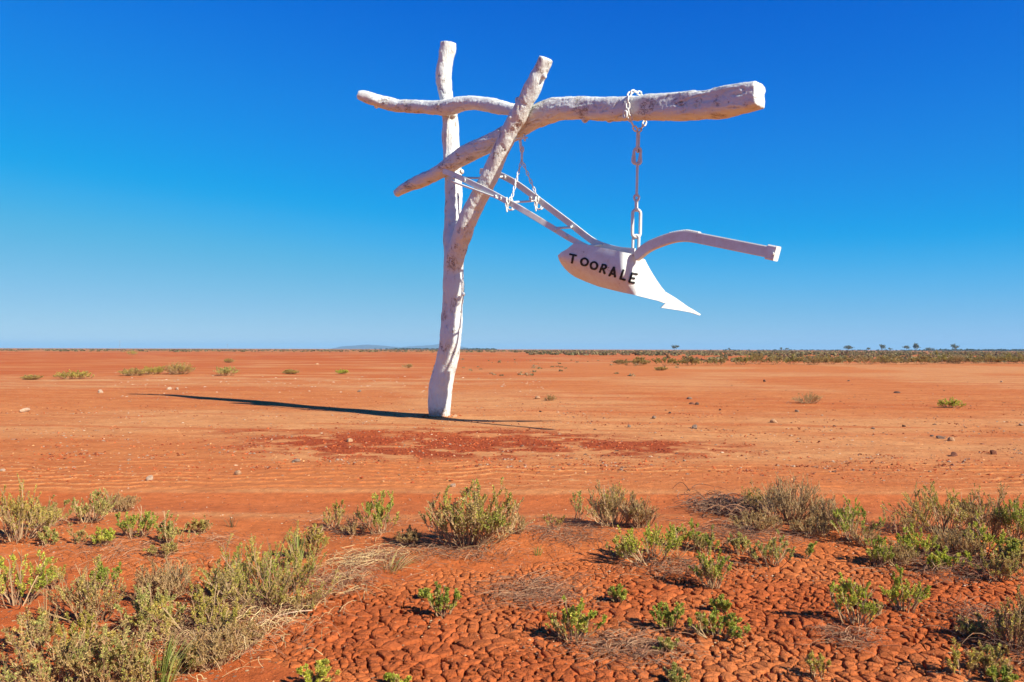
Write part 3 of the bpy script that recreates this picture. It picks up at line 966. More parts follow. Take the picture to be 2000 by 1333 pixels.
mould = plate([(122, 415), (150, 388), (200, 360), (232, 332), (255, 315), (300, 318), (400, 333), (500, 353), (640, 384), (740, 405), (800, 432), (832, 447), (870, 520), (900, 570), (930, 618), (965, 668), (998, 708),
               (1012, 790), (1004, 803), (985, 800), (940, 782), (880, 768), (790, 746), (720, 730), (650, 716), (550, 692), (450, 666), (350, 628), (260, 588), (215, 556), (180, 522), (150, 483), (132, 450)], 'mouldboard', 0.022)
plate([(1001, 711), (1030, 728), (1080, 758), (1130, 793), (1180, 829), (1235, 861), (1287, 893), (1278, 902), (1240, 888), (1200, 876), (1110, 860), (1030, 848), (965, 839), (990, 815), (1016, 792)], 'share', 0.03)

# hand painted letters, each a part of the mouldboard
def stroke_mesh(acc, pts, wd=15.5):
    P = np.array(pts, float)
    # resample
    seg = np.linalg.norm(np.diff(P, axis=0), axis=1); cum = np.concatenate([[0], np.cumsum(seg)])
    n = max(2, int(cum[-1] / 6) + 1)
    tt = np.linspace(0, cum[-1], n)
    R = np.column_stack([np.interp(tt, cum, P[:, 0]), np.interp(tt, cum, P[:, 1])])
    T = np.gradient(R, axis=0); T /= np.linalg.norm(T, axis=1)[:, None]
    # round ends
    R = np.concatenate([[R[0] - T[0] * wd * .42], [R[0] - T[0] * wd * 0.25], R, [R[-1] + T[-1] * wd * .25], [R[-1] + T[-1] * wd * .42]])
    T = np.concatenate([[T[0]] * 2, T, [T[-1]] * 2])
    wv = np.full(len(R), wd / 2); wv[0] = wv[-1] = wd * 0.2; wv[1] = wv[-2] = wd * 0.40
    wv *= 1 + 0.10 * np.sin(np.arange(len(R)) * 1.1)
    Nn = np.column_stack([-T[:, 1], T[:, 0]])
    A_ = R + Nn * wv[:, None]; B_ = R - Nn * wv[:, None]
    off = 0.012
    V = []
    for (ua, va), (ub, vb) in zip(A_, B_):
        V.append(tuple(V3(*zp(ua, va), float(surf_s(ua, va)) + off)))
        V.append(tuple(V3(*zp(ub, vb), float(surf_s(ub, vb)) + off)))
    V = np.array(V)
    m = len(R)
    deep = V - np.array(EN) * 0.010
    VV = np.concatenate([V, deep])
    Fc = []
    for k in range(m - 1):
        Fc.append((2 * k, 2 * k + 1, 2 * k + 3, 2 * k + 2))
        Fc.append((2 * k, 2 * k + 2, 2 * m + 2 * k + 2, 2 * m + 2 * k)); Fc.append((2 * k + 1, 2 * m + 2 * k + 1, 2 * m + 2 * k + 3, 2 * k + 3))
    acc.add(VV - np.array(PL0), Fc)

def ell(cx, cy, rx, ry, n=28):
    return [(cx + rx * math.cos(2 * math.pi * k / n), cy + ry * math.sin(2 * math.pi * k / n)) for k in range(n + 1)]
LET = [
    ('T', [[(221, 404), (270, 415)], [(248, 411), (236, 474)]]),
    ('O', [ell(338, 467, 28, 29)]),
    ('O', [ell(415, 497, 27, 29)]),
    ('R', [[(487, 488), (463, 549)], [(487, 489), (505, 491), (514, 500), (513, 512), (503, 521), (480, 523)], [(490, 525), (502, 561)]]),
    ('A', [[(577, 511), (540, 579)], [(578, 511), (586, 588)], [(557, 562), (584, 570)]]),
    ('L', [[(655, 533), (630, 602)], [(630, 604), (668, 613)]]),
    ('E', [[(726, 560), (704, 628)], [(726, 559), (768, 567)], [(715, 594), (746, 601)], [(704, 629), (744, 637)]])]
for ch, strokes in LET:
    a = Acc()
    for s_ in strokes: stroke_mesh(a, s_)
    o = link('letter', a.mesh('letter_' + ch.lower(), M_black, False), mould)
    o['label'] = 'black hand painted letter %s' % ch

# ------------------------------------------------------------------ plants
def stems_mesh(acc, paths, radii, cols, sides=3):
    """paths (S,K,3), radii (S,K), cols (S,3)"""
    S, K, _ = paths.shape
    T = np.gradient(paths, axis=1); T /= np.maximum(np.linalg.norm(T, axis=2), 1e-9)[..., None]
    ref = np.array((0.31, 0.17, 0.93)); ref = ref / np.linalg.norm(ref)
    A = np.cross(T, ref); A /= np.maximum(np.linalg.norm(A, axis=2), 1e-6)[..., None]
    B = np.cross(T, A)
    th = np.arange(sides) / sides * 2 * math.pi
    V = paths[:, :, None] + (A[:, :, None] * np.cos(th)[None, None, :, None] + B[:, :, None] * np.sin(th)[None, None, :, None]) * radii[..., None, None]
    base = (np.arange(S)[:, None, None] * K + np.arange(K - 1)[None, :, None]) * sides
    q = np.arange(sides)[None, None]
    i0 = base + q; i1 = base + (q + 1) % sides
    Fq = np.stack([i0, i1, i1 + sides, i0 + sides], -1).reshape(-1, 4)
    acc.add(V.reshape(-1, 3), Fq, np.repeat(cols, K * sides, axis=0))

def leaves_mesh(acc, P, D, L, W, C, rng):
    """diamond leaves at P pointing along D"""
    n = len(P)
    R = rng.normal(size=(n, 3))
    side = np.cross(D, R); side /= np.maximum(np.linalg.norm(side, axis=1), 1e-6)[:, None]
    up = np.cross(side, D)
    mid = P + D * (L * 0.5)[:, None]
    V = np.stack([P, mid + side * W[:, None] * .5 - up * W[:, None] * .15, P + D * L[:, None], mid - side * W[:, None] * .5 - up * W[:, None] * .15], 1)
    f = np.arange(n * 4).reshape(n, 4)
    acc.add(V.reshape(-1, 3), f, np.repeat(C, 4, axis=0))

def bez(P0, P1, P2, K):
    t = np.linspace(0, 1, K)[None, :, None]
    return P0[:, None] * (1 - t) ** 2 + 2 * P1[:, None] * t * (1 - t) + P2[:, None] * t ** 2

GREEN = [(0.42, 0.46, 0.085), (0.52, 0.52, 0.12), (0.31, 0.38, 0.075)]
BRIGHT = [(0.52, 0.54, 0.085), (0.60, 0.57, 0.13), (0.38, 0.45, 0.07)]
GREY = [(0.46, 0.44, 0.14), (0.37, 0.38, 0.12), (0.58, 0.51, 0.20)]
OLIVE = [(0.52, 0.43, 0.10), (0.62, 0.50, 0.15), (0.39, 0.36, 0.08)]
DRY = [(0.44, 0.27, 0.11), (0.34, 0.20, 0.08), (0.54, 0.36, 0.15)]
STRAW = [(0.62, 0.46, 0.22), (0.52, 0.37, 0.17)]
PURP = [(0.54, 0.37, 0.18), (0.42, 0.42, 0.15), (0.52, 0.30, 0.14)]
# kind: palette, dead share, leaf length, leaf width, stems per m2 (times), twigs per stem, leaves per twig, where leaves start, uprightness
PLANTED = []
KINDS = {
    'green': dict(pal=GREEN, dead=0.08, ll=0.016, lw=0.0075, ns=26, nt=6, nl=26, t0=0.18, up=1.0),
    'bright': dict(pal=BRIGHT, dead=0.05, ll=0.016, lw=0.0075, ns=24, nt=6, nl=28, t0=0.15, up=1.0),
    'grey': dict(pal=GREY, dead=0.12, ll=0.0155, lw=0.0075, ns=26, nt=6, nl=22, t0=0.2, up=0.9),
    'olive': dict(pal=OLIVE, dead=0.18, ll=0.0145, lw=0.006, ns=34, nt=8, nl=24, t0=0.2, up=1.0),
    'fine': dict(pal=GREEN + OLIVE, dead=0.16, ll=0.017, lw=0.004, ns=42, nt=9, nl=30, t0=0.15, up=0.9),
    'mixed': dict(pal=OLIVE + DRY + GREY, dead=0.3, ll=0.0145, lw=0.006, ns=34, nt=8, nl=17, t0=0.2, up=0.8),
    'purple': dict(pal=PURP + GREY, dead=0.15, ll=0.0145, lw=0.0065, ns=36, nt=8, nl=22, t0=0.25, up=0.9),
    'dry': dict(pal=DRY, dead=0.6, ll=0.012, lw=0.005, ns=64, nt=14, nl=6, t0=0.35, up=0.9),
    'dryolive': dict(pal=DRY + OLIVE, dead=0.4, ll=0.014, lw=0.007, ns=48, nt=10, nl=10, t0=0.35, up=1.0),
    'spent': dict(pal=OLIVE + STRAW + GREEN, dead=0.35, ll=0.018, lw=0.0095, ns=46, nt=8, nl=22, t0=0.12, up=1.1),
}

def plant(px, py, wpx, hpx, kind, label, name='saltbush', cat='shrub', group='low bushes in front of the track', seed=0, dens=1.0, leaf=1.0):
    k = KINDS[kind]
    rng = np.random.default_rng(1000 + seed)
    base, dep = on_ground(px, py)
    wd = wpx * dep / F; h = hpx * dep / F * 0.96
    ns = max(5, int(k['ns'] * dens * (0.35 + 0.65 * min(1.6, wd / 0.6))))
    ang = rng.random(ns) * 2 * math.pi
    rr = np.sqrt(rng.random(ns))
    # irregular outline: the radius and height change with direction
    lob = 0.75 + 0.5 * noise2(np.cos(ang) * 1.6 + seed, np.sin(ang) * 1.6, seed) + rng.normal(size=ns) * 0.08
    tip = np.stack([np.cos(ang) * rr * wd / 2 * lob, np.sin(ang) * rr * wd / 2 * lob * 0.85, np.zeros(ns)], 1)
    tip[:, 2] = h * np.sqrt(np.clip(1.05 - rr ** 2 * 0.80, 0.05, 1)) * rng.uniform(0.42, 1.0, ns) * (0.85 + 0.3 * noise2(tip[:, 0] * 5 / max(wd, .1) + 9, tip[:, 1] * 5 / max(wd, .1), seed + 3))
    P0 = np.stack([tip[:, 0] * 0.30 + rng.normal(size=ns) * wd * .03, tip[:, 1] * 0.30 + rng.normal(size=ns) * wd * .03, np.full(ns, -0.015)], 1)
    P1 = P0 + (tip - P0) * np.array([0.55, 0.55, 0.30 + 0.25 * k['up']]) + rng.normal(size=(ns, 3)) * np.array([.05, .05, .02]) * wd
    K = 6
    st = bez(P0, P1, tip, K) + np.concatenate([np.zeros((ns, 1, 3)), rng.normal(size=(ns, K - 1, 3)) * 0.012 * max(h, .15)], 1)
    r0 = 0.0042 * (0.6 + h)
    rad = np.linspace(1, 0.45, K)[None] * r0 * rng.uniform(.7, 1.3, ns)[:, None]
    wood = np.array([(0.34, 0.20, 0.10), (0.42, 0.28, 0.15), (0.26, 0.15, 0.08)])
    acc_s = Acc(); acc_l = Acc()
    dead = rng.random(ns) < k['dead']
    stc = np.where(dead[:, None], np.array((0.38, 0.25, 0.12)), wood[rng.integers(0, 3, ns)]) * rng.uniform(.8, 1.2, ns)[:, None]
    stems_mesh(acc_s, st, rad, stc)
    # twigs
    nt_ = k['nt']
    S = np.repeat(np.arange(ns), nt_)
    tq = rng.uniform(0.25, 0.97, len(S))
    fi = tq * (K - 1); i0 = np.minimum(fi.astype(int), K - 2); fr_ = (fi - i0)[:, None]
    A0 = st[S, i0] * (1 - fr_) + st[S, i0 + 1] * fr_
    dirv = st[S, i0 + 1] - st[S, i0]; dirv /= np.maximum(np.linalg.norm(dirv, axis=1), 1e-6)[:, None]
    rd = rng.normal(size=(len(S), 3)); rd[:, 2] = np.abs(rd[:, 2]) * 0.6
    rd /= np.linalg.norm(rd, axis=1)[:, None]
    d2 = dirv * 0.9 + rd * 0.95 + np.array((0, 0, 0.62 * k['up'])); d2 /= np.linalg.norm(d2, axis=1)[:, None]
    ln = h * rng.uniform(0.14, 0.42, len(S)) * (1.15 - 0.55 * tq)
    A2 = A0 + d2 * ln[:, None]
    A1 = A0 + d2 * ln[:, None] * 0.5 + rng.normal(size=A0.shape) * 0.06 * ln[:, None]
    A2[:, 2] = np.maximum(A2[:, 2], 0.01); 
    tw = bez(A0, A1, A2, 4)
    stems_mesh(acc_s, tw, np.linspace(.55, .3, 4)[None] * r0 * np.ones((len(S), 1)), stc[S])
    # leaves along twigs and upper stems
    nl = int(k['nl'] * (2.1 if leaf == 1.0 else 1.0))
    Tn = np.repeat(np.arange(len(S)), nl)
    q = rng.uniform(k['t0'], 1.0, len(Tn)) ** 0.8
    fi = q * 3; i0 = np.minimum(fi.astype(int), 2); fr_ = (fi - i0)[:, None]
    P = tw[Tn, i0] * (1 - fr_) + tw[Tn, i0 + 1] * fr_
    dv = d2[Tn]
    rd = rng.normal(size=P.shape); rd /= np.linalg.norm(rd, axis=1)[:, None]
    D = dv * 0.55 + rd * 0.8 + np.array((0, 0, .15)); D /= np.linalg.norm(D, axis=1)[:, None]
    L = k['ll'] * leaf * rng.uniform(.55, 1.1, len(P)); W = 0.9 * k['lw'] * leaf * rng.uniform(.7, 1.25, len(P))
    pal = np.array(k['pal'])
    pick = rng.integers(0, len(pal), ns)
    C = pal[pick[S[Tn]]]
    alt = pal[rng.integers(0, len(pal), len(P))]
    C = np.where((rng.random(len(P)) < 0.35)[:, None], alt, C)
    straw = np.array(STRAW)[rng.integers(0, 2, len(P))]
    pd = k['dead'] * 0.9 * smooth(0.75, 0.1, P[:, 2] / max(h, .05)) + np.where(dead[S[Tn]], 0.75, 0.0)
    isd = rng.random(len(P)) < pd
    C = np.where(isd[:, None], straw * 0.85, C)
    C = C * rng.uniform(0.55, 1.35, (len(P), 1))
    if leaf > 5: C = C * 0.36 + np.array((0.42, 0.29, 0.15)) * 0.5
    C = C * np.array((1.06, 1.03, 0.85))
    bare = rng.random(len(S)) < 0.22
    keep_p = 0.18 + 0.82 * smooth(0.05, 0.60, P[:, 2] / max(h, .05))
    okp = (P[:, 2] > 0.004) & ~bare[Tn] & (rng.random(len(P)) < keep_p)
    leaves_mesh(acc_l, P[okp], D[okp], L[okp], W[okp], C[okp], rng)
    if leaf == 1.0: PLANTED.append((base.x, base.y, wd))
    root = empty(name, base, label, cat, group)
    link('stems', acc_s.mesh('stems', M_stem, False), root)
    link('foliage', acc_l.mesh('foliage', M_leaf, False), root)
    return root

def grass(px, py, wpx, hpx, n, label, pal, seed, lean=(0, 0), name='grass_tuft', width=0.0042, group='grass tufts among the bushes'):
    rng = np.random.default_rng(5000 + seed)
    base, dep = on_ground(px, py)
    wd = wpx * dep / F; h = hpx * dep / F
    a = rng.random(n) * 2 * math.pi; r_ = rng.random(n)
    P0 = np.stack([np.cos(a) * r_ * wd * .15, np.sin(a) * r_ * wd * .15, np.full(n, -0.01)], 1)
    tip = np.stack([np.cos(a) * r_ * wd * .5 + lean[0], np.sin(a) * r_ * wd * .5 + lean[1], h * rng.uniform(.45, 1.0, n) * (1.1 - .35 * r_)], 1)
    P1 = P0 * 0.7 + tip * 0.3; P1[:, 2] = tip[:, 2] * 0.75
    K = 6
    st = bez(P0, P1, tip, K)
    side = np.stack([-np.sin(a), np.cos(a), np.zeros(n)], 1)
    rnd = rng.normal(size=(n, 3)); rnd[:, 2] = 0
    side = side + rnd * .5; side /= np.linalg.norm(side, axis=1)[:, None]
    wv = width * np.array([.8, 1, 1, .85, .55, .08]) * 0.5
    V = np.stack([st - side[:, None] * wv[None, :, None], st + side[:, None] * wv[None, :, None]], 2).reshape(-1, 3)
    b0 = np.arange(n)[:, None] * K * 2 + np.arange(K - 1)[None] * 2
    Fq = np.stack([b0, b0 + 1, b0 + 3, b0 + 2], -1).reshape(-1, 4)
    C = np.array(pal)[rng.integers(0, len(pal), n)] * rng.uniform(.8, 1.2, (n, 1))
    acc = Acc(); acc.add(V, Fq, np.repeat(C, K * 2, axis=0))
    o = link(name, acc.mesh(name, M_leaf, False), None, base)
    return tag(o, label, 'grass', group)

PLANTS = [
    # px, py(base), w, h, kind, label
    (35, 1056, 150, 118, 'olive', 'tall yellowish bush cut by the left edge beside the wheel track'),
    (165, 1022, 150, 66, 'grey', 'blue grey saltbush right of the tall yellowish bush, along the track'),
    (228, 1000, 90, 42, 'dry', 'brown twiggy bush at the right end of the blue grey saltbush'),
    (90, 1030, 90, 60, 'purple', 'dull purplish saltbush low between yellowish bush and blue grey saltbush'),
    (198, 1066, 50, 44, 'bright', 'small yellow green sprig on bare red bank at left'),
    (268, 1050, 88, 68, 'green', 'leafy grey green bush with a yellow green top on the left bank'),
    (335, 1066, 78, 62, 'grey', 'rounded grey green saltbush just right of the yellow topped bush'),
    (322, 1086, 62, 28, 'mixed', 'flat scruffy plant in front of the rounded grey green saltbush'),
    (148, 1060, 70, 38, 'purple', 'sparse brownish grey sprig left of the small yellow green sprig'),
    (92, 1064, 46, 34, 'grey', 'small grey green sprig on the bare bank near the left edge'),
    (388, 1042, 56, 34, 'mixed', 'straggly low plant with dry stalks at the end of the left bank'),
    (35, 1182, 150, 120, 'bright', 'feathery bright green bush cut by the left edge'),
    (105, 1150, 60, 66, 'olive', 'thin olive sprig beside the feathery bright green bush'),
    (180, 1215, 150, 130, 'mixed', 'tangled tan and green bush in the middle of the left thicket'),
    (205, 1150, 70, 60, 'green', 'upright green sprig poking above the tan and green tangle'),
    (312, 1172, 140, 92, 'dry', 'dry brown twiggy bush behind the left thicket'),
    (300, 1238, 130, 110, 'grey', 'grey leaved bush inside the left thicket'),
    (395, 1248, 200, 118, 'olive', 'spreading olive brown bush at the foot of the big green bush'),
    (525, 1190, 255, 165, 'fine', 'big rounded fine leaved green bush, largest of the left thicket'),
    (602, 1090, 90, 72, 'olive', 'pale olive bush standing right behind the big rounded green bush'),
    (590, 1196, 90, 66, 'mixed', 'straw coloured scrub under the right side of the big green bush'),
    (95, 1350, 250, 128, 'purple', 'purplish grey green bush filling the bottom left corner'),
    (215, 1335, 190, 130, 'purple', 'second purplish bush right of the one in the bottom left corner'),
    (270, 1345, 150, 90, 'mixed', 'brownish leafy scrub at the bottom edge beside the green grass tuft'),
    (420, 1300, 140, 76, 'dry', 'low dry brown scrub between grass tuft and cracked mud'),
    (655, 1034, 70, 76, 'olive', 'spindly bush with one raised tip left of the leafy green bush'),
    (745, 1042, 100, 84, 'green', 'leafy grey green bush with forked top left of the large pale bush'),
    (915, 1066, 215, 132, 'spent', 'large pale green bush with bleached leaves right before the post'),
    (800, 1064, 56, 34, 'dry', 'bleached dead sprig at the left foot of the large pale bush'),
    (1012, 1042, 56, 40, 'dry', 'thin brown dead sprig at the right foot of the large pale bush'),
    (1130, 1016, 70, 74, 'grey', 'wispy grey sprig with a single raised tip beside the half dead bush'),
    (1195, 1026, 150, 86, 'dryolive', 'half dead bush with olive top below the hanging plough blade'),
    (1245, 1030, 70, 66, 'dry', 'grey brown dry bush at the right side of the half dead bush'),
    (1270, 1098, 170, 98, 'bright', 'full bright green bush in the middle of the right bank'),
    (1210, 1090, 70, 50, 'grey', 'dark grey green sprig in shade left of the full bright green bush'),
    (1545, 1018, 170, 90, 'dry', 'big brown dry bush standing over the dead wood pile'),
    (1490, 1006, 80, 66, 'dryolive', 'tan dry bush joined to the left of the big brown dry bush'),
    (1620, 1034, 90, 62, 'dry', 'grey leafless bush right of the big brown dry bush'),
    (1665, 1056, 100, 88, 'green', 'deep green bush right of the grey leafless bush'),
    (1395, 1148, 90, 100, 'green', 'lanky green bush leaning in front of the full bright green bush'),
    (1410, 1195, 46, 34, 'green', 'tiny green shoot just below the lanky green bush'),
    (1442, 1082, 50, 52, 'grey', 'small grey green bush between bright bush and dead wood'),
    (1375, 1078, 64, 52, 'grey', 'dusty green sprig directly right of the full bright green bush'),
    (1510, 1106, 120, 66, 'grey', 'round grey green bush on the bare right bank'),
    (1572, 1090, 40, 42, 'green', 'thin green shoot at the right end of the round grey green bush'),
    (1845, 1040, 190, 108, 'olive', 'tallest yellow green bush of the right hand thicket'),
    (1930, 1048, 170, 96, 'dryolive', 'brown stemmed bush right of the tallest yellow green bush'),
    (1990, 1062, 110, 98, 'green', 'leafy green bush cut by the right edge at the track'),
    (1760, 1046, 90, 60, 'dryolive', 'sparse dark twiggy bush left of the tallest yellow green bush'),
    (1795, 1090, 90, 66, 'bright', 'yellow green spiky bush in front of the tallest bush'),
    (1925, 1090, 120, 76, 'bright', 'yellow green sprawling bush in front of the brown stemmed bush'),
    (1715, 1106, 60, 66, 'green', 'narrow upright green bush left of the spiky yellow green bush'),
    (1990, 1110, 80, 60, 'spent', 'pale dry bush at the right edge under the leafy green bush'),
    (1668, 1218, 130, 104, 'bright', 'bright green spiky bush standing on cracked mud, widest there'),
    (1770, 1196, 86, 88, 'bright', 'bright green bush on a bare stem right of the spiky one on mud'),
    (866, 1204, 72, 64, 'green', 'compact green bush alone on cracked mud in the middle'),
    (830, 1170, 28, 26, 'green', 'tiny green shoot left of the compact green bush on mud'),
    (1122, 1254, 124, 96, 'bright', 'curved green bush open to the left on the cracked mud'),
    (1206, 1176, 44, 36, 'green', 'small drooping shoot above the curved green bush'),
    (1308, 1232, 70, 62, 'green', 'first of two low green bushes right of the curved green bush'),
    (1398, 1244, 120, 60, 'green', 'wide low green bush on mud above a few dry twigs'),
    (1306, 1274, 54, 32, 'grey', 'small flat dark green plant pressed on the mud'),
    (1315, 1336, 66, 34, 'grey', 'pale grey sprig at the bottom edge, right of centre'),
    (1985, 1268, 120, 118, 'dryolive', 'dusty brown bush cut by the right edge over cracked mud'),
    (1960, 1340, 90, 40, 'green', 'flat green plant in the bottom right corner'),
    (620, 1340, 80, 52, 'bright', 'green sprig at the bottom edge left of centre'),
    (775, 1340, 50, 26, 'bright', 'tiny green tips at the bottom edge near the centre'),
    (1880, 1320, 60, 70, 'olive', 'thin yellowish weed with bare stalks near the right bottom corner'),
    (435, 1165, 110, 70, 'mixed', 'tan scrub between the dry brown bush and big green bush'),
    (60, 1262, 120, 70, 'mixed', 'low tan scrub under the feathery bush near the left edge'),
    (160, 1280, 120, 84, 'olive', 'olive scrub behind the purplish bushes of the bottom left'),
    (370, 1312, 110, 56, 'mixed', 'low mixed scrub right of the green grass tuft'),
    (1870, 1086, 130, 62, 'dry', 'dry brown undergrowth between the two yellow green front bushes'),
    (1755, 1102, 70, 46, 'dry', 'dead stalks left of the yellow green spiky bush'),
    (1850, 1116, 90, 52, 'bright', 'low yellow green sprig at the front of the right thicket'),
    (1950, 1132, 110, 56, 'mixed', 'straggly tan scrub at the right edge below the thicket'),
    (1700, 1066, 66, 50, 'dry', 'brown twigs between deep green bush and sparse dark bush'),
    (1585, 1044, 90, 40, 'dry', 'low brown scrub at the foot of the big brown dry bush'),
    (1475, 1036, 100, 40, 'dry', 'low dead scrub under the dead wood pile'),
    (1332, 1066, 74, 50, 'green', 'soft green bush behind the full bright green bush'),
    (1900, 1246, 70, 44, 'mixed', 'straggly scrub left of the dusty brown bush'),
    (1935, 1312, 90, 60, 'mixed', 'reddish tan scrub above the flat green corner plant'),
    (690, 1046, 64, 36, 'dry', 'brown dead sprig between spindly bush and leafy bush'),
    (1085, 1034, 60, 32, 'mixed', 'low tan sprig left of the wispy grey one'),
    (470, 1262, 90, 46, 'dry', 'dry stalks at the right foot of the left thicket'),
    (1600, 1322, 60, 60, 'olive', 'thin yellowish weed on mud below the spiky bush'),
]
for i, (px, py, wp, hp, kind, label) in enumerate(PLANTS):
    dens = 0.35 if 'thin' in label or 'sparse' in label or 'spindly' in label or 'wispy' in label else 1.0
    plant(px, py, wp, hp, kind, label, seed=i, dens=dens)

GG = [(0.32, 0.38, 0.08), (0.42, 0.44, 0.12), (0.26, 0.34, 0.07), (0.52, 0.46, 0.18)]
grass(320, 1335, 150, 115, 60, 'green grass tuft leaning right at the bottom, left of the mud', GG, 1, (0.06, 0))
grass(580, 1110, 70, 80, 46, 'thin green blades rising beside the big rounded green bush', GG, 2)
grass(455, 1030, 70, 26, 16, 'dark spidery grass lying flat on bare soil left of centre', [(0.14, 0.13, 0.06)], 3, width=0.004)
grass(90, 1240, 80, 90, 26, 'pale grass stalks standing before the left thicket', STRAW, 4, width=0.004)
grass(1050, 1085, 34, 26, 18, 'tiny green tuft on the bank right of the large pale bush', GG, 5)
grass(770, 1115, 130, 40, 60, 'flattened straw clump on the bank before the compact green bush', STRAW + GG[:1], 6, (0.1, 0), width=0.004)
grass(10, 1345, 60, 90, 16, 'broad green blades at the very bottom left corner', GG, 7)

# ------------------------------------------------------------------ dead wood, twigs and straw
def twig_mat(px, py, wpx, hpx, n, name, label, pal, seed, length=0.20, high=0.022, kind='stuff', r=0.0014):
    rng = np.random.default_rng(8000 + seed)
    base, dep = on_ground(px, py)
    wd = wpx * dep / F
    # depth extent on the ground from the picture height
    pb, _ = on_ground(px, py + hpx / 2); pt, _ = on_ground(px, py - hpx / 2)
    dd = (pt - pb).length
    c0 = np.stack([base.x + rng.normal(size=n) * wd * .24, base.y + rng.normal(size=n) * dd * .24], 1)
    a = rng.random(n) * 2 * math.pi
    K = 6
    pts = np.zeros((n, K, 3)); pos = c0.copy()
    L = length * rng.uniform(.4, 1.3, n)
    for k in range(K):
        pts[:, k, 0] = pos[:, 0]; pts[:, k, 1] = pos[:, 1]
        a = a + rng.normal(size=n) * 0.35
        pos = pos + np.stack([np.cos(a), np.sin(a)], 1) * (L / K)[:, None]
    gzv = ground_z(pts[..., 0].ravel(), pts[..., 1].ravel()).reshape(n, K)
    arch = np.sin(np.linspace(0.1, math.pi * 0.95, K))[None] * rng.uniform(0, high, n)[:, None]
    pts[..., 2] = gzv + 0.012 + arch + rng.uniform(0, high * .6, n)[:, None]
    C = np.array(pal)[rng.integers(0, len(pal), n)] * rng.uniform(.7, 1.25, (n, 1))
    acc = Acc()
    org = np.array(base)
    stems_mesh(acc, pts - org, np.linspace(1, .5, K)[None] * r * rng.uniform(.6, 1.6, n)[:, None], C)
    o = link(name, acc.mesh(name, M_stem, False), None, base)
    return tag(o, label, 'twigs' if kind is None else None, None, kind)
TW = [(0.30, 0.15, 0.08), (0.23, 0.11, 0.06), (0.38, 0.22, 0.12)]
DK = [(0.12, 0.07, 0.045), (0.18, 0.11, 0.07)]
twig_mat(1040, 1160, 220, 80, 520, 'dry_twigs', 'tangle of dry reddish twigs on the cracked mud right of the compact bush', TW, 1)
twig_mat(1230, 1270, 230, 70, 380, 'dry_twigs', 'dry twigs scattered round the low green bushes on the mud', TW, 2, 0.20, 0.02)
twig_mat(720, 1100, 190, 60, 330, 'straw_litter', 'pale straw lying on the bank left of the compact bush', STRAW + TW, 3, 0.25, 0.03)
twig_mat(1425, 1002, 130, 34, 420, 'dead_wood', 'dark pile of dead twigs left of the big brown dry bush', DK + TW[:1], 4, 0.35, 0.10, None, 0.003)
twig_mat(1450, 1045, 240, 50, 420, 'dry_twigs', 'dead twigs strewn across the top of the right bank', TW + DK, 5, 0.25, 0.03)
twig_mat(1660, 1250, 130, 40, 160, 'dry_twigs', 'twigs lying below the spiky bright bush on mud', TW, 6, 0.16, 0.02)
twig_mat(1850, 1110, 260, 60, 420, 'dry_twigs', 'dead twigs under the right hand thicket', TW + DK, 7, 0.22, 0.04)
twig_mat(1110, 1050, 240, 50, 330, 'dry_twigs', 'dead twigs on the bank between pale bush and bright bush', TW + DK, 8, 0.2, 0.03)
twig_mat(420, 1235, 340, 110, 900, 'dry_twigs', 'dry brown stalks matted under the left thicket', TW + STRAW, 9, 0.2, 0.07)
twig_mat(660, 1150, 160, 60, 260, 'dry_twigs', 'straw and stalks at the right foot of the big green bush', TW + STRAW[1:], 13, 0.22, 0.05)
twig_mat(240, 1080, 300, 60, 260, 'dry_twigs', 'fine dead stalks on the bare left bank', TW, 14, 0.18, 0.03)
twig_mat(900, 1085, 260, 40, 300, 'dry_twigs', 'dead twigs along the foot of the large pale bush', TW + DK, 15, 0.16, 0.03)
twig_mat(1330, 1115, 260, 46, 300, 'dry_twigs', 'dead twigs below the full bright green bush', TW + DK, 16, 0.18, 0.03)
twig_mat(700, 1030, 260, 40, 260, 'dry_twigs', 'dead twigs around the leafy bushes left of centre', TW + DK, 10, 0.16, 0.03)
twig_mat(430, 1060, 120, 40, 90, 'dry_twigs', 'bare stalks at the end of the left bank', TW, 11, 0.25, 0.02)
twig_mat(1960, 1250, 160, 120, 330, 'dry_twigs', 'dark stalks round the dusty bush at the right edge', TW + DK, 12, 0.2, 0.06)
# one long straw
pa, _ = on_ground(498, 1232); pb, _ = on_ground(610, 1204)
acc = Acc()
P = np.array([[tuple(pa + (pb - pa) * q + Vector((0, 0, 0.03 + 0.02 * math.sin(q * 3)))) for q in np.linspace(0, 1, 6)]])
stems_mesh(acc, P - np.array(pa), np.full((1, 6), 0.0035), np.array([(0.55, 0.38, 0.24)]))
tag(link('straw_stalk', acc.mesh('straw_stalk', M_stem), None, pa), 'single long pale straw lying at the edge of the cracked mud', 'straw')

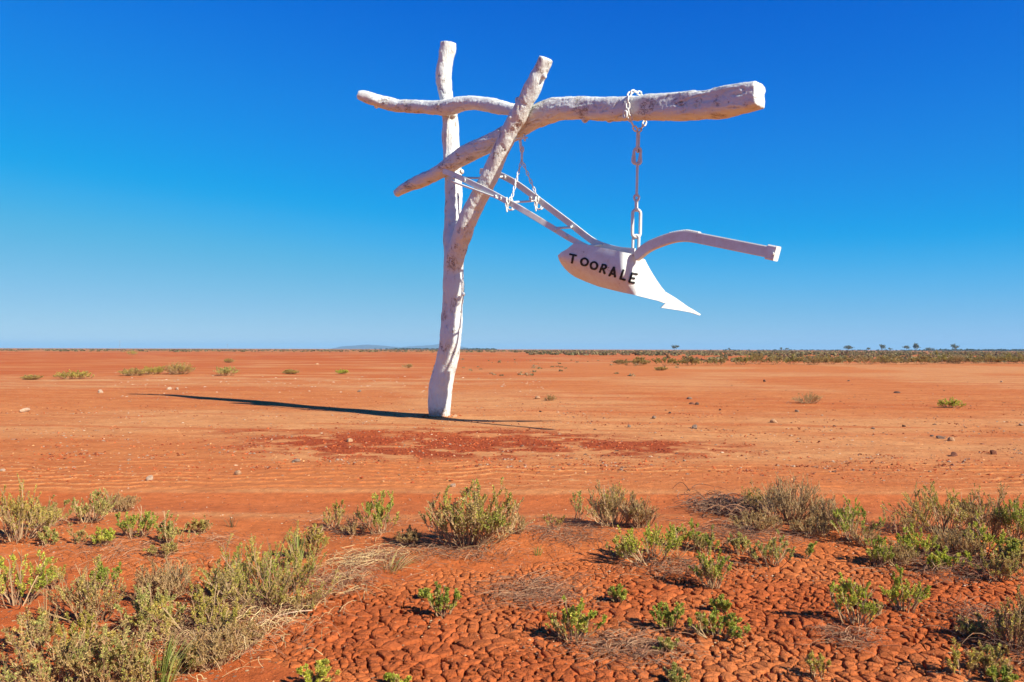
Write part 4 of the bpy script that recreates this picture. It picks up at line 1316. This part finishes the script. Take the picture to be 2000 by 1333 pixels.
# ------------------------------------------------------------------ stones
def rock_mesh(seed, flat=0.6):
    bm = bmesh.new()
    bmesh.ops.create_icosphere(bm, subdivisions=2, radius=0.5)
    co = np.array([v.co for v in bm.verts])
    rng = np.random.default_rng(seed)
    for _ in range(9):                    # knock flat faces off
        n_ = rng.normal(size=3); n_ /= np.linalg.norm(n_)
        d = co @ n_; lim = rng.uniform(0.26, 0.42)
        co = co - np.maximum(d - lim, 0)[:, None] * n_
    co = co * (1 + 0.18 * (fbm3(co + seed, 3.0, 2, seed) - .5))[:, None]
    co[:, 2] *= flat
    for v, c_ in zip(bm.verts, co): v.co = c_
    me = bpy.data.meshes.new('stone'); bm.to_mesh(me); bm.free()
    me.materials.append(M_stone)
    return me
ROCKS = [rock_mesh(40 + k, f) for k, f in enumerate((.6, .75, .5, .9, .65, .55))]
def stone(px, py, wpx, col, label, k, name='stone', group='stones on the plain', squash=1.0):
    p, dep = on_ground(px, py)
    s = wpx * dep / F * 1.05
    o = link(name, ROCKS[k % 6], None, p + Vector((0, 0, s * 0.09)))
    o.scale = (s, s * random.uniform(.5, .95), s * squash * random.uniform(.8, 1.2)); o.rotation_euler = (random.uniform(-.2, .2), random.uniform(-.2, .2), random.uniform(0, 6))
    o.color = (*col, 1)
    return tag(o, label, 'stone', group)
TAN = (0.44, 0.25, 0.13); PALE = (0.46, 0.31, 0.20); DARK = (0.12, 0.065, 0.042); REDD = (0.20, 0.075, 0.04); GRY = (0.25, 0.165, 0.11)
STONES = [
    (466, 927, 20, TAN, 'tan block of stone on rippled silt, left of centre'),
    (293, 938, 20, PALE, 'pale flat stone on rippled silt left of the tan block'),
    (578, 902, 20, GRY, 'grey stone lying in front of the dug over dark patch'),
    (682, 863, 15, TAN, 'orange tan stone at the left end of the dark patch'),
    (888, 815, 15, TAN, 'tan stone touching the right foot of the white post'),
    (1050, 779, 13, TAN, 'light brown stone right of the post beside a dry tuft'),
    (1346, 780, 13, GRY, 'grey brown stone below the plough point, farther out'),
    (1357, 837, 16, GRY, 'dark grey stone below the plough point, nearest one'),
    (1351, 790, 12, REDD, 'small red clod just in front of the grey brown stone'),
    (1362, 791, 10, DARK, 'small dark stone right beside the small red clod'),
    (1406, 802, 9, DARK, 'small black stone alone right of the small red clod'),
    (1278, 818, 14, GRY, 'low grey stone on the plain left of the nearest grey one'),
    (1512, 826, 16, TAN, 'flat brown stone on the plain under the beam end'),
    (1556, 805, 11, GRY, 'narrow grey stone between flat brown stone and dry bush'),
    (1752, 768, 12, DARK, 'black round stone far right on the open plain'),
    (1493, 746, 8, DARK, 'small black stone far out under the beam end'),
    (1657, 745, 8, DARK, 'small black stone far out left of the black round one'),
    (1956, 747, 9, PALE, 'white stone far out near the right edge'),
    (1862, 891, 22, REDD, 'dark red clod near the track at the right'),
    (1940, 888, 18, REDD, 'flat red clod right of the dark red clod'),
    (1838, 857, 18, GRY, 'largest of the loose grey stones in the right hand cluster'),
    (1858, 862, 14, TAN, 'brown stone at the right of the grey cluster'),
    (1820, 853, 10, GRY, 'leftmost small grey stone of the right hand cluster'),
    (1996, 832, 14, PALE, 'pale stone cut by the right edge'),
    (619, 712, 8, TAN, 'lone tan boulder far out left of the post'),
    (196, 768, 13, PALE, 'pale cream stone on the plain left of the shadow tip'),
    (330, 761, 14, PALE, 'cream stone in the pale wash above the shadow'),
    (346, 762, 10, PALE, 'cream stone next to the one above the shadow'),
    (702, 766, 11, GRY, 'grey stone above the middle of the long shadow'),
    (48, 805, 22, PALE, 'thin white slab at the far left of the plain'),
    (4, 921, 16, PALE, 'pale slab cut by the left edge at the rippled silt'),
    (885, 951, 14, PALE, 'pale chip of stone right behind the large pale bush'),
    (1056, 805, 8, DARK, 'small dark stone right of the post foot'),
    (1229, 835, 10, GRY, 'small grey stone at the right end of the dark patch'),
    (1308, 808, 9, DARK, 'small dark stone left of the nearest dark grey stone'),
    (1630, 834, 10, DARK, 'small dark stone right of the flat brown stone'),
    (1705, 838, 10, GRY, 'small grey stone below the black round stone'),
    (1765, 834, 9, DARK, 'small dark stone left of the right hand cluster'),
    (1565, 783, 8, DARK, 'small dark stone at the foot of the dry twiggy bush'),
    (645, 903, 8, PALE, 'small pale stone right of the grey stone before the dark patch'),
]
for i, (px, py, wp, col, label) in enumerate(STONES):
    stone(px, py, wp, col, label, i)

# loose pebbles and crumbs
def crumbs(n, sampler, smin, smax, pal, name, label, seed, flat=0.6):
    rng = np.random.default_rng(seed)
    x, y_ = sampler(rng, n)
    z = ground_z(x, y_)
    n = len(x)
    s = smin * (smax / smin) ** (rng.random(n) ** 2.2)
    oct_ = np.array([(1, 0, 0), (0, 1, 0), (-1, 0, 0), (0, -1, 0), (0, 0, 1), (.7, .7, .35), (-.7, .6, .5), (.2, -.8, .6)])
    tri = np.array([(0, 5, 4), (5, 1, 4), (1, 6, 4), (6, 2, 4), (2, 3, 4), (3, 7, 4), (7, 0, 4), (0, 1, 5), (1, 2, 6), (3, 0, 7)])
    jit = 1 + rng.normal(size=(n, 8, 3)) * 0.22
    V = oct_[None] * jit * s[:, None, None] * np.array((1, 1, flat)) * 0.5
    a = rng.random(n) * 6.28; ca, sa = np.cos(a), np.sin(a)
    X = V[..., 0] * ca[:, None] - V[..., 1] * sa[:, None]; Y = V[..., 0] * sa[:, None] + V[..., 1] * ca[:, None]
    V = np.stack([X + x[:, None], Y + y_[:, None], V[..., 2] + z[:, None]], -1)
    Fc = (tri[None] + (np.arange(n) * 8)[:, None, None]).reshape(-1, 3)
    C = np.array(pal)[rng.integers(0, len(pal), n)] * rng.uniform(.7, 1.25, (n, 1))
    acc = Acc(); acc.add(V.reshape(-1, 3), Fc, np.repeat(C, 8, axis=0))
    o = link(name, acc.mesh(name, M_stem, False))
    return tag(o, label, None, None, 'stuff')

def fan(y0, y1, ulo, uhi, mask=None):
    def f(rng, n):
        yv = np.exp(rng.uniform(math.log(y0), math.log(y1), n)); uv = rng.uniform(ulo, uhi, n)
        xv = uv * yv
        if mask is not None:
            k = mask(xv, yv) > rng.random(n); return xv[k], yv[k]
        return xv, yv
    return f
def patch_mask(x, y):
    p = np.exp(-(((x + 1.2) / 3.2) ** 2 + ((y - 13.0) / 2.1) ** 2) ** 1.3)
    p = np.maximum(p, 0.6 * np.exp(-(((x - 2.0) / 1.9) ** 2 + ((y - 12.4) / 1.4) ** 2)))
    p = np.maximum(p, 0.35 * np.exp(-(((x + 4.6) / 1.5) ** 2 + ((y - 14.6) / 0.8) ** 2)))
    return p * smooth(0.40, 0.62, fbm2(x * 1.9, y * 2.6, 5, 131, 0.65) * 0.95 + 0.20 * p - 0.06)
crumbs(26000, fan(10.5, 16.5, -.5, .4, patch_mask), 0.010, 0.055, [tuple(soil(168, 70, 38)), tuple(soil(190, 92, 52)), tuple(soil(140, 56, 32))], 'soil_crumbs', 'dark red broken clods scattered in front of the white post', 1, 0.8)
crumbs(1500, fan(9.5, 45, -.7, .7, lambda x, y: 0.3 + 0.7 * smooth(0.45, 0.6, fbm2(x * .3, y * .3, 3, 77))), 0.012, 0.06, [PALE, TAN, (0.44, 0.26, 0.15)], 'pebbles', 'pale pebbles strewn over the red plain', 2)
crumbs(900, fan(9.5, 40, 0.0, .7, lambda x, y: 0.25 + 0.75 * smooth(0.45, 0.6, fbm2(x * .3, y * .3, 3, 79))), 0.015, 0.08, [DARK, (0.22, 0.13, 0.08), REDD], 'pebbles', 'dark pebbles strewn over the right half of the plain', 3)
crumbs(1500, fan(22, 60, -.5, .05, lambda x, y: np.exp(-((y - 38 - .15 * x) / 9) ** 2)), 0.02, 0.15, [PALE, (0.5, 0.35, 0.23), TAN], 'pebbles', 'cream rubble in the pale wash left of the post', 4, 0.4)
def under(rng, n):
    P = np.array(PLANTED); wt = P[:, 2] / P[:, 2].sum()
    k = rng.choice(len(P), n, p=wt)
    return P[k, 0] + rng.normal(size=n) * P[k, 2] * .42 - 0.05, P[k, 1] + rng.normal(size=n) * P[k, 2] * .40
crumbs(26000, under, 0.004, 0.020, [(0.16, 0.085, 0.05), (0.24, 0.13, 0.07), (0.36, 0.25, 0.13), (0.12, 0.065, 0.04), tuple(soil(170, 80, 46))], 'leaf_litter', 'brown leaf litter under the bushes', 11, 0.5)
def clots(x, y): return smooth(0.60, 0.70, fbm2(x * 1.3 + 40, y * 2.2, 4, 171, 0.6)) * smooth(30, 18, y)
crumbs(60000, fan(9.9, 26, -.7, .7, clots), 0.010, 0.05, [tuple(soil(172, 80, 46)), tuple(soil(130, 60, 38)), tuple(soil(196, 102, 62)), (0.30, 0.20, 0.13)], 'soil_crumbs', 'dark red crumbs in small clots over the open plain', 8, 0.8)
crumbs(420, lambda rng, n: ((lambda a, r: (BASE.x + np.cos(a) * r, BASE.y + np.sin(a) * r))(rng.random(n) * 6.28, 0.2 + 0.35 * rng.random(n) ** 2)), 0.015, 0.07, [tuple(soil(190, 92, 50)), tuple(soil(214, 130, 84)), tuple(soil(168, 74, 42))], 'soil_crumbs', 'loose earth pressed round the foot of the post', 9, 0.7)
crumbs(7000, fan(3.4, 5.8, -.7, .7), 0.004, 0.014, [tuple(soil(206, 112, 68)), tuple(soil(160, 72, 42)), tuple(soil(190, 96, 58)), TAN], 'grit', 'fine crumbs lying on the cracked mud', 10)
crumbs(9000, fan(9, 30, -.7, .7), 0.010, 0.035, [tuple(soil(230, 165, 120)), tuple(soil(160, 74, 42)), tuple(soil(184, 92, 54)), (0.26, 0.16, 0.10)], 'grit', 'fine grit scattered over the open plain', 7)
crumbs(5200, fan(5.0, 9.5, -.7, .7), 0.006, 0.022, [tuple(soil(214, 124, 76)), tuple(soil(170, 70, 36)), PALE, DARK], 'grit', 'fine grit lying on track and bank', 5)
crumbs(2600, fan(9.0, 12, -.7, .7, lambda x, y: smooth(0.5, 0.62, fbm2(x * .8, y * 1.6, 3, 83))), 0.012, 0.05, [tuple(soil(178, 74, 38)), tuple(soil(196, 96, 54))], 'soil_crumbs', 'red crumbs on the rippled silt beyond the track', 6)

# ------------------------------------------------------------------ plants out on the plain
def far_bush(px, py, wpx, hpx, kind, label, seed, name='saltbush', group='bushes out on the plain', leaf=4.0, dens=1.0):
    return plant(px, py, wpx, hpx, kind, label, name, 'shrub', group, 300 + seed, dens, leaf)
MID = [
    (145, 741, 76, 15, 'olive', 'low olive bush at the far left of the plain'),
    (62, 742, 40, 8, 'dryolive', 'thin dry tuft left of the low olive bush'),
    (262, 733, 70, 12, 'dryolive', 'flat dry bush between the low olive bush and the brown clump'),
    (300, 731, 50, 14, 'olive', 'small olive bush in the left row on the plain'),
    (350, 731, 62, 20, 'dryolive', 'brownish clump, tallest of the left row on the plain'),
    (440, 733, 54, 16, 'grey', 'dark green bush standing clear at right of the left row'),
    (258, 694, 24, 8, 'green', 'small dark bush far behind the left row'),
    (447, 709, 24, 7, 'dryolive', 'small dry bush behind the dark green bush'),
    (668, 731, 30, 8, 'bright', 'small green tuft left of the post'),
    (568, 731, 34, 7, 'dryolive', 'thin straw coloured tuft left of the small green tuft'),
    (797, 719, 30, 7, 'dry', 'flat brown tuft just left of the post'),
    (1075, 783, 28, 12, 'dry', 'small dry tuft beside the light brown stone'),
    (1580, 788, 66, 22, 'dry', 'leafless twiggy bush alone on the plain at right'),
    (1858, 797, 56, 21, 'bright', 'bright green bush alone on the plain at far right'),
    (1290, 724, 26, 6, 'dryolive', 'flat scrap of bush in front of the far shrub row'),
]
for i, (px, py, wp, hp, kind, label) in enumerate(MID):
    far_bush(px, py, wp, hp * (1.25 if py < 760 else 1.0), kind, label, i, dens=0.6 if kind == 'dry' else 1.5, leaf=3.2 if py < 760 else 1.8)

# long row of shrubs at right, each its own
ROW = [(1214, 712, 34, 9, 'dryolive', 'thin dry'), (1248, 714, 44, 16, 'olive', 'dark olive'), (1300, 714, 52, 18, 'green', 'dark green'), (1348, 714, 40, 16, 'olive', 'olive'), (1400, 714, 50, 18, 'grey', 'pale grey'),
       (1452, 713, 46, 20, 'green', 'green'), (1478, 711, 44, 22, 'olive', 'tall olive'), (1512, 713, 46, 20, 'grey', 'grey'), (1548, 712, 40, 18, 'green', 'dull green'), (1588, 713, 46, 17, 'dryolive', 'brownish'), (1622, 712, 40, 19, 'olive', 'yellowish'),
       (1652, 712, 42, 18, 'grey', 'light grey'), (1690, 712, 48, 17, 'dryolive', 'reddish brown'), (1728, 711, 42, 18, 'olive', 'mid olive'), (1762, 712, 40, 17, 'grey', 'dusty grey'), (1800, 712, 48, 19, 'olive', 'straw olive'),
       (1836, 711, 52, 22, 'green', 'dark leafy'), (1868, 711, 42, 17, 'dry', 'red brown'), (1902, 711, 46, 18, 'grey', 'silver grey'), (1936, 711, 44, 20, 'olive', 'bushy olive'), (1968, 711, 44, 22, 'green', 'tall green'), (1998, 711, 40, 20, 'olive', 'wide olive')]
ORD = ['first', 'second', 'third', 'fourth', 'fifth', 'sixth', 'seventh', 'eighth', 'ninth', 'tenth', 'eleventh', 'twelfth', 'thirteenth', 'fourteenth', 'fifteenth', 'sixteenth', 'seventeenth', 'eighteenth', 'nineteenth', 'twentieth', 'twenty-first', 'twenty-second']
for i, (px, py, wp, hp, kind, adj) in enumerate(ROW):
    far_bush(px, py, wp * 1.2, hp * 1.05, kind, '%s shrub, %s from the left in the long shrub row at right' % (adj, ORD[i]), 40 + i, 'shrub', 'long row of shrubs on the right', 7.5, 0.8)

# far shrub country, read as one mass
def blobs(n, sampler, wlo, whi, pal, name, label, seed):
    rng = np.random.default_rng(seed)
    x, y_ = sampler(rng, n); n = len(x)
    z = ground_z(x, y_)
    m = 16
    s = rng.uniform(wlo, whi, n)
    P = rng.normal(size=(n, m, 3)); P /= np.linalg.norm(P, axis=2)[..., None]
    P *= rng.uniform(.5, 1, (n, m, 1)); P[..., 2] = np.abs(P[..., 2])
    cen = P * s[:, None, None] * np.array((1.0, 1.0, 0.62)) * .5 + np.stack([x, y_, z], 1)[:, None]
    cen = cen.reshape(-1, 3)
    D = P.reshape(-1, 3) + rng.normal(size=(n * m, 3)) * .5; D /= np.linalg.norm(D, axis=1)[:, None]
    L = np.repeat(s, m) * rng.uniform(.25, .5, n * m)
    C = np.repeat(np.array(pal)[rng.integers(0, len(pal), n)], m, axis=0) * rng.uniform(.75, 1.2, (n * m, 1))
    acc = Acc(); leaves_mesh(acc, cen - D * (L * .5)[:, None], D, L, L * 0.8, C, rng)
    o = link(name, acc.mesh(name, M_leaf, False))
    return tag(o, label, None, None, 'stuff')
FARPAL = [(0.25, 0.20, 0.09), (0.29, 0.23, 0.11), (0.22, 0.19, 0.085), (0.29, 0.19, 0.10)]
def flat_fan(y0, y1, ulo, uhi, mask):
    def f(rng, n):
        yv = y0 * (y1 / y0) ** rng.random(n); uv = rng.uniform(ulo, uhi, n); xv = uv * yv
        k = mask(uv, yv) > rng.random(n); return xv[k], yv[k]
    return f
blobs(5200, flat_fan(200, 1500, -.75, .75, lambda u_, y_: np.where(u_ > 0.02, 1.0, smooth(300, 560, y_))), 1.0, 2.6, FARPAL, 'far_scrub', 'olive belt of scrub along the far edge of the plain', 1)
blobs(1500, flat_fan(95, 240, 0.12, .75, lambda u_, y_: smooth(0.12, 0.55, u_) * (0.25 + .75 * smooth(.45, .55, fbm2(u_ * 30, y_ * .05, 2, 5)))), 0.7, 1.8, FARPAL, 'far_scrub', 'scrub growing behind the long shrub row', 2)
blobs(260, flat_fan(45, 130, -.1, .22, lambda u_, y_: smooth(0.4, .6, fbm2(u_ * 20, y_ * .1, 2, 15)) * 0.6), 0.15, 0.5, [(0.42, 0.30, 0.16), (0.34, 0.25, 0.12), (0.26, 0.22, .1)], 'dry_grass', 'pale dry grass tufts on the plain right of the post', 3)

# trees on the horizon
def far_tree(px, dist, wpx, hpx, label, seed, pal=((0.14, 0.155, 0.08), (0.18, 0.18, 0.10), (0.11, 0.13, 0.07))):
    rng = np.random.default_rng(seed)
    d = cam_ray(px, 680); k = dist / d.y
    base = Vector((d.x * k, dist, 0)); base.z = float(ground_z(np.array([base.x]), np.array([base.y]))[0])
    wd = wpx * dist / F; h = 1.05 * hpx * dist / F + CAM_H * 0.4
    root = empty('tree', base, label, 'tree', 'trees along the horizon')
    acc = Acc()
    Vt, Ft = tube([(0, 0, -0.2, .05 * h), (0.02 * h, 0, .25 * h, .035 * h), (0.05 * h, .02 * h, .5 * h, .028 * h), (0.02 * h, 0, .8 * h, .012 * h)], 7, 2, (0, 1, 0))
    acc.add(Vt, Ft, (0.25, 0.2, 0.16))
    lobes = []
    nb_ = max(4, int(wpx / 2.2))
    for q in range(nb_):
        a = rng.random() * 6.28
        c_ = np.array((math.cos(a) * wd * .36 * math.sqrt(rng.random()), math.sin(a) * wd * .3, h * rng.uniform(.55, .9)))
        lobes.append(c_)
        Vt, Ft = tube([(0.03 * h, 0, .35 * h, .02 * h), (*(c_ * (.6, .6, .8)), .012 * h), (*c_, .006 * h)], 5, 2, (0.3, 1, 0)); acc.add(Vt, Ft, (0.25, 0.2, 0.16))
    link('trunk', acc.mesh('trunk', M_stem, True), root)
    m = 60
    P = np.concatenate([c_ + rng.normal(size=(m, 3)) * np.array((wd * .13, wd * .13, h * .09)) for c_ in lobes])
    D = rng.normal(size=P.shape); D /= np.linalg.norm(D, axis=1)[:, None]
    L = np.full(len(P), 0.17 * h) * rng.uniform(.6, 1.3, len(P))
    C = np.array(pal)[rng.integers(0, len(pal), len(P))] * rng.uniform(.8, 1.2, (len(P), 1))
    acc = Acc(); leaves_mesh(acc, P, D, L, L * .6, C, rng)
    link('crown', acc.mesh('crown', M_leaf, False), root)
TREES = [(1318, 13, 10, 'lone tree on the horizon above the far shrub row'), (1424, 4, 4, 'tiny tree on the horizon right of the lone tree'), (1527, 7, 5, 'left of two small dark trees on the horizon'), (1537.5, 7, 5, 'right of two small dark trees on the horizon'),
         (1656, 18, 9, 'broad pale horizon tree left of the rounded ones'), (1696, 8, 6, 'small horizon tree right of the broad pale one'), (1722, 13, 11, 'rounded horizon tree on a clear trunk'), (1739, 9, 6, 'little horizon tree right of the rounded one'),
         (1771, 11, 9, 'dark horizon tree left of the tallest'), (1789, 11, 13, 'tallest tree on the horizon'), (1816, 15, 6, 'squat wide tree right of the tallest horizon tree'), (1865, 15, 11, 'umbrella shaped tree in front of the dark tree line')]
for i, (px, wp, hp, label) in enumerate(TREES):
    far_tree(px, 1150 + 40 * (i % 4), wp, hp, label, 60 + i)
DKG = [(0.07, 0.09, 0.05), (0.09, 0.11, 0.06), (0.06, 0.08, 0.045)]
blobs(500, lambda rng, n: ((lambda u_: (u_ * 1900, 1900 + rng.uniform(-100, 100, n)))(rng.uniform(0.525, 0.75, n))), 5, 13, DKG, 'tree_line', 'dark line of trees on the horizon at far right', 4)
blobs(170, lambda rng, n: ((lambda u_: (u_ * 2000, 2000 + rng.uniform(-100, 100, n)))(rng.uniform(0.26, 0.53, n))), 3, 8, DKG, 'tree_line', 'broken line of small trees on the horizon', 5)
blobs(260, lambda rng, n: ((lambda u_: (u_ * 2100, 2100 + rng.uniform(-100, 100, n)))(-0.17 + 0.15 * rng.random(n) ** .8)), 4, 11, DKG, 'tree_line', 'dark line of trees left of the post before the hill', 6)

# thin poles far out at left
for px, hp, label in ((234, 15, 'thin tall pole on the horizon at left'), (444, 9, 'shorter thin pole on the horizon right of the tall one')):
    d = cam_ray(px, 684); dist = 900; k = dist / d.y
    Vt, Ft = tube([(0, 0, -0.3, .12), (0, 0, hp * dist / F + 1.4, .08)], 8, 1, (0, 1, 0))
    a = Acc(); a.add(Vt, Ft, (0.3, 0.27, 0.25))
    a.add(np.array([(-.9, -.06, -.06), (.9, -.06, -.06), (.9, .06, -.06), (-.9, .06, -.06), (-.9, -.06, .06), (.9, -.06, .06), (.9, .06, .06), (-.9, .06, .06)]) + np.array((0, 0, hp * dist / F + .9)),
          [(0, 1, 5, 4), (1, 2, 6, 5), (2, 3, 7, 6), (3, 0, 4, 7), (4, 5, 6, 7), (3, 2, 1, 0)], (0.3, 0.27, 0.25))
    tag(link('utility_pole', a.mesh('utility_pole', M_stem, False), None, (d.x * k, dist, 0)), label, 'pole', 'poles along the horizon')

# ------------------------------------------------------------------ hills far away
HD = 11000.0
def hills(profile, y0, depth, name):
    xs = np.linspace(profile[0][0], profile[-1][0], 90)
    hp = np.interp(xs, [p[0] for p in profile], [p[1] for p in profile])
    hp = np.maximum(0, hp + (hp > 0.3) * (fbm2(xs * .12, xs * 0, 3, 3) - .5) * 1.0)
    X = (xs - 1000) / F * y0; H = hp * y0 / F
    prof = [(-1.0, 0.0), (-.55, .55), (-.35, .9), (0, 1.0), (.4, .9), (1, 0)]
    V = np.array([[(X[i], y0 + depth * a_, H[i] * b_ * (0.92 + .16 * float(noise2(np.array([i * .4]), np.array([a_ * 3.]), 9)[0])) - 0.5) for a_, b_ in prof] for i in range(len(xs))])
    n, m = V.shape[:2]
    idx = np.arange(n * m).reshape(n, m)
    Fq = np.stack([idx[:-1, :-1].ravel(), idx[1:, :-1].ravel(), idx[1:, 1:].ravel(), idx[:-1, 1:].ravel()], 1)
    o = link(name, mesh_np(name, V.reshape(-1, 3), Fq, M_hill, True))
    return tag(o, None, None, None, 'structure')
M_hill, t, b = new_mat('far_hill')
b.inputs['Base Color'].default_value = (0.09, 0.075, 0.06, 1); b.inputs['Roughness'].default_value = 1.0
hills([(669, 0), (674, 5), (700, 6.5), (716, 8.5), (735, 7.5), (755, 6), (775, 4), (800, 2), (830, 0)], HD, 900, 'hills')
hills([(768, 0), (790, 4.5), (810, 5.5), (840, 8), (858, 9.5), (876, 9), (892, 7), (908, 4), (925, 0)], HD + 1900, 900, 'hills')

# ------------------------------------------------------------------ haze
M_haze = bpy.data.materials.new('haze'); M_haze.use_nodes = True
t = M_haze.node_tree; t.nodes.clear()
out = t.nodes.new('ShaderNodeOutputMaterial'); pv = t.nodes.new('ShaderNodeVolumePrincipled')
pv.inputs['Color'].default_value = (0.38, 0.72, 1.0, 1)
pv.inputs['Density'].default_value = 0.00008
pv.inputs['Anisotropy'].default_value = 0.0
t.links.new(pv.outputs[0], out.inputs['Volume'])
bm = bmesh.new()
bmesh.ops.create_cube(bm, size=1.0)
me = bpy.data.meshes.new('haze'); bm.to_mesh(me); bm.free(); me.materials.append(M_haze)
HB = 18000.0
hz = link('haze', me, None, (0, 0, 50.0))
hz.scale = (HB * 2, HB * 2, 104.0)
hz['kind'] = 'stuff'
hz['label'] = 'thin dry air that pales the far hills'
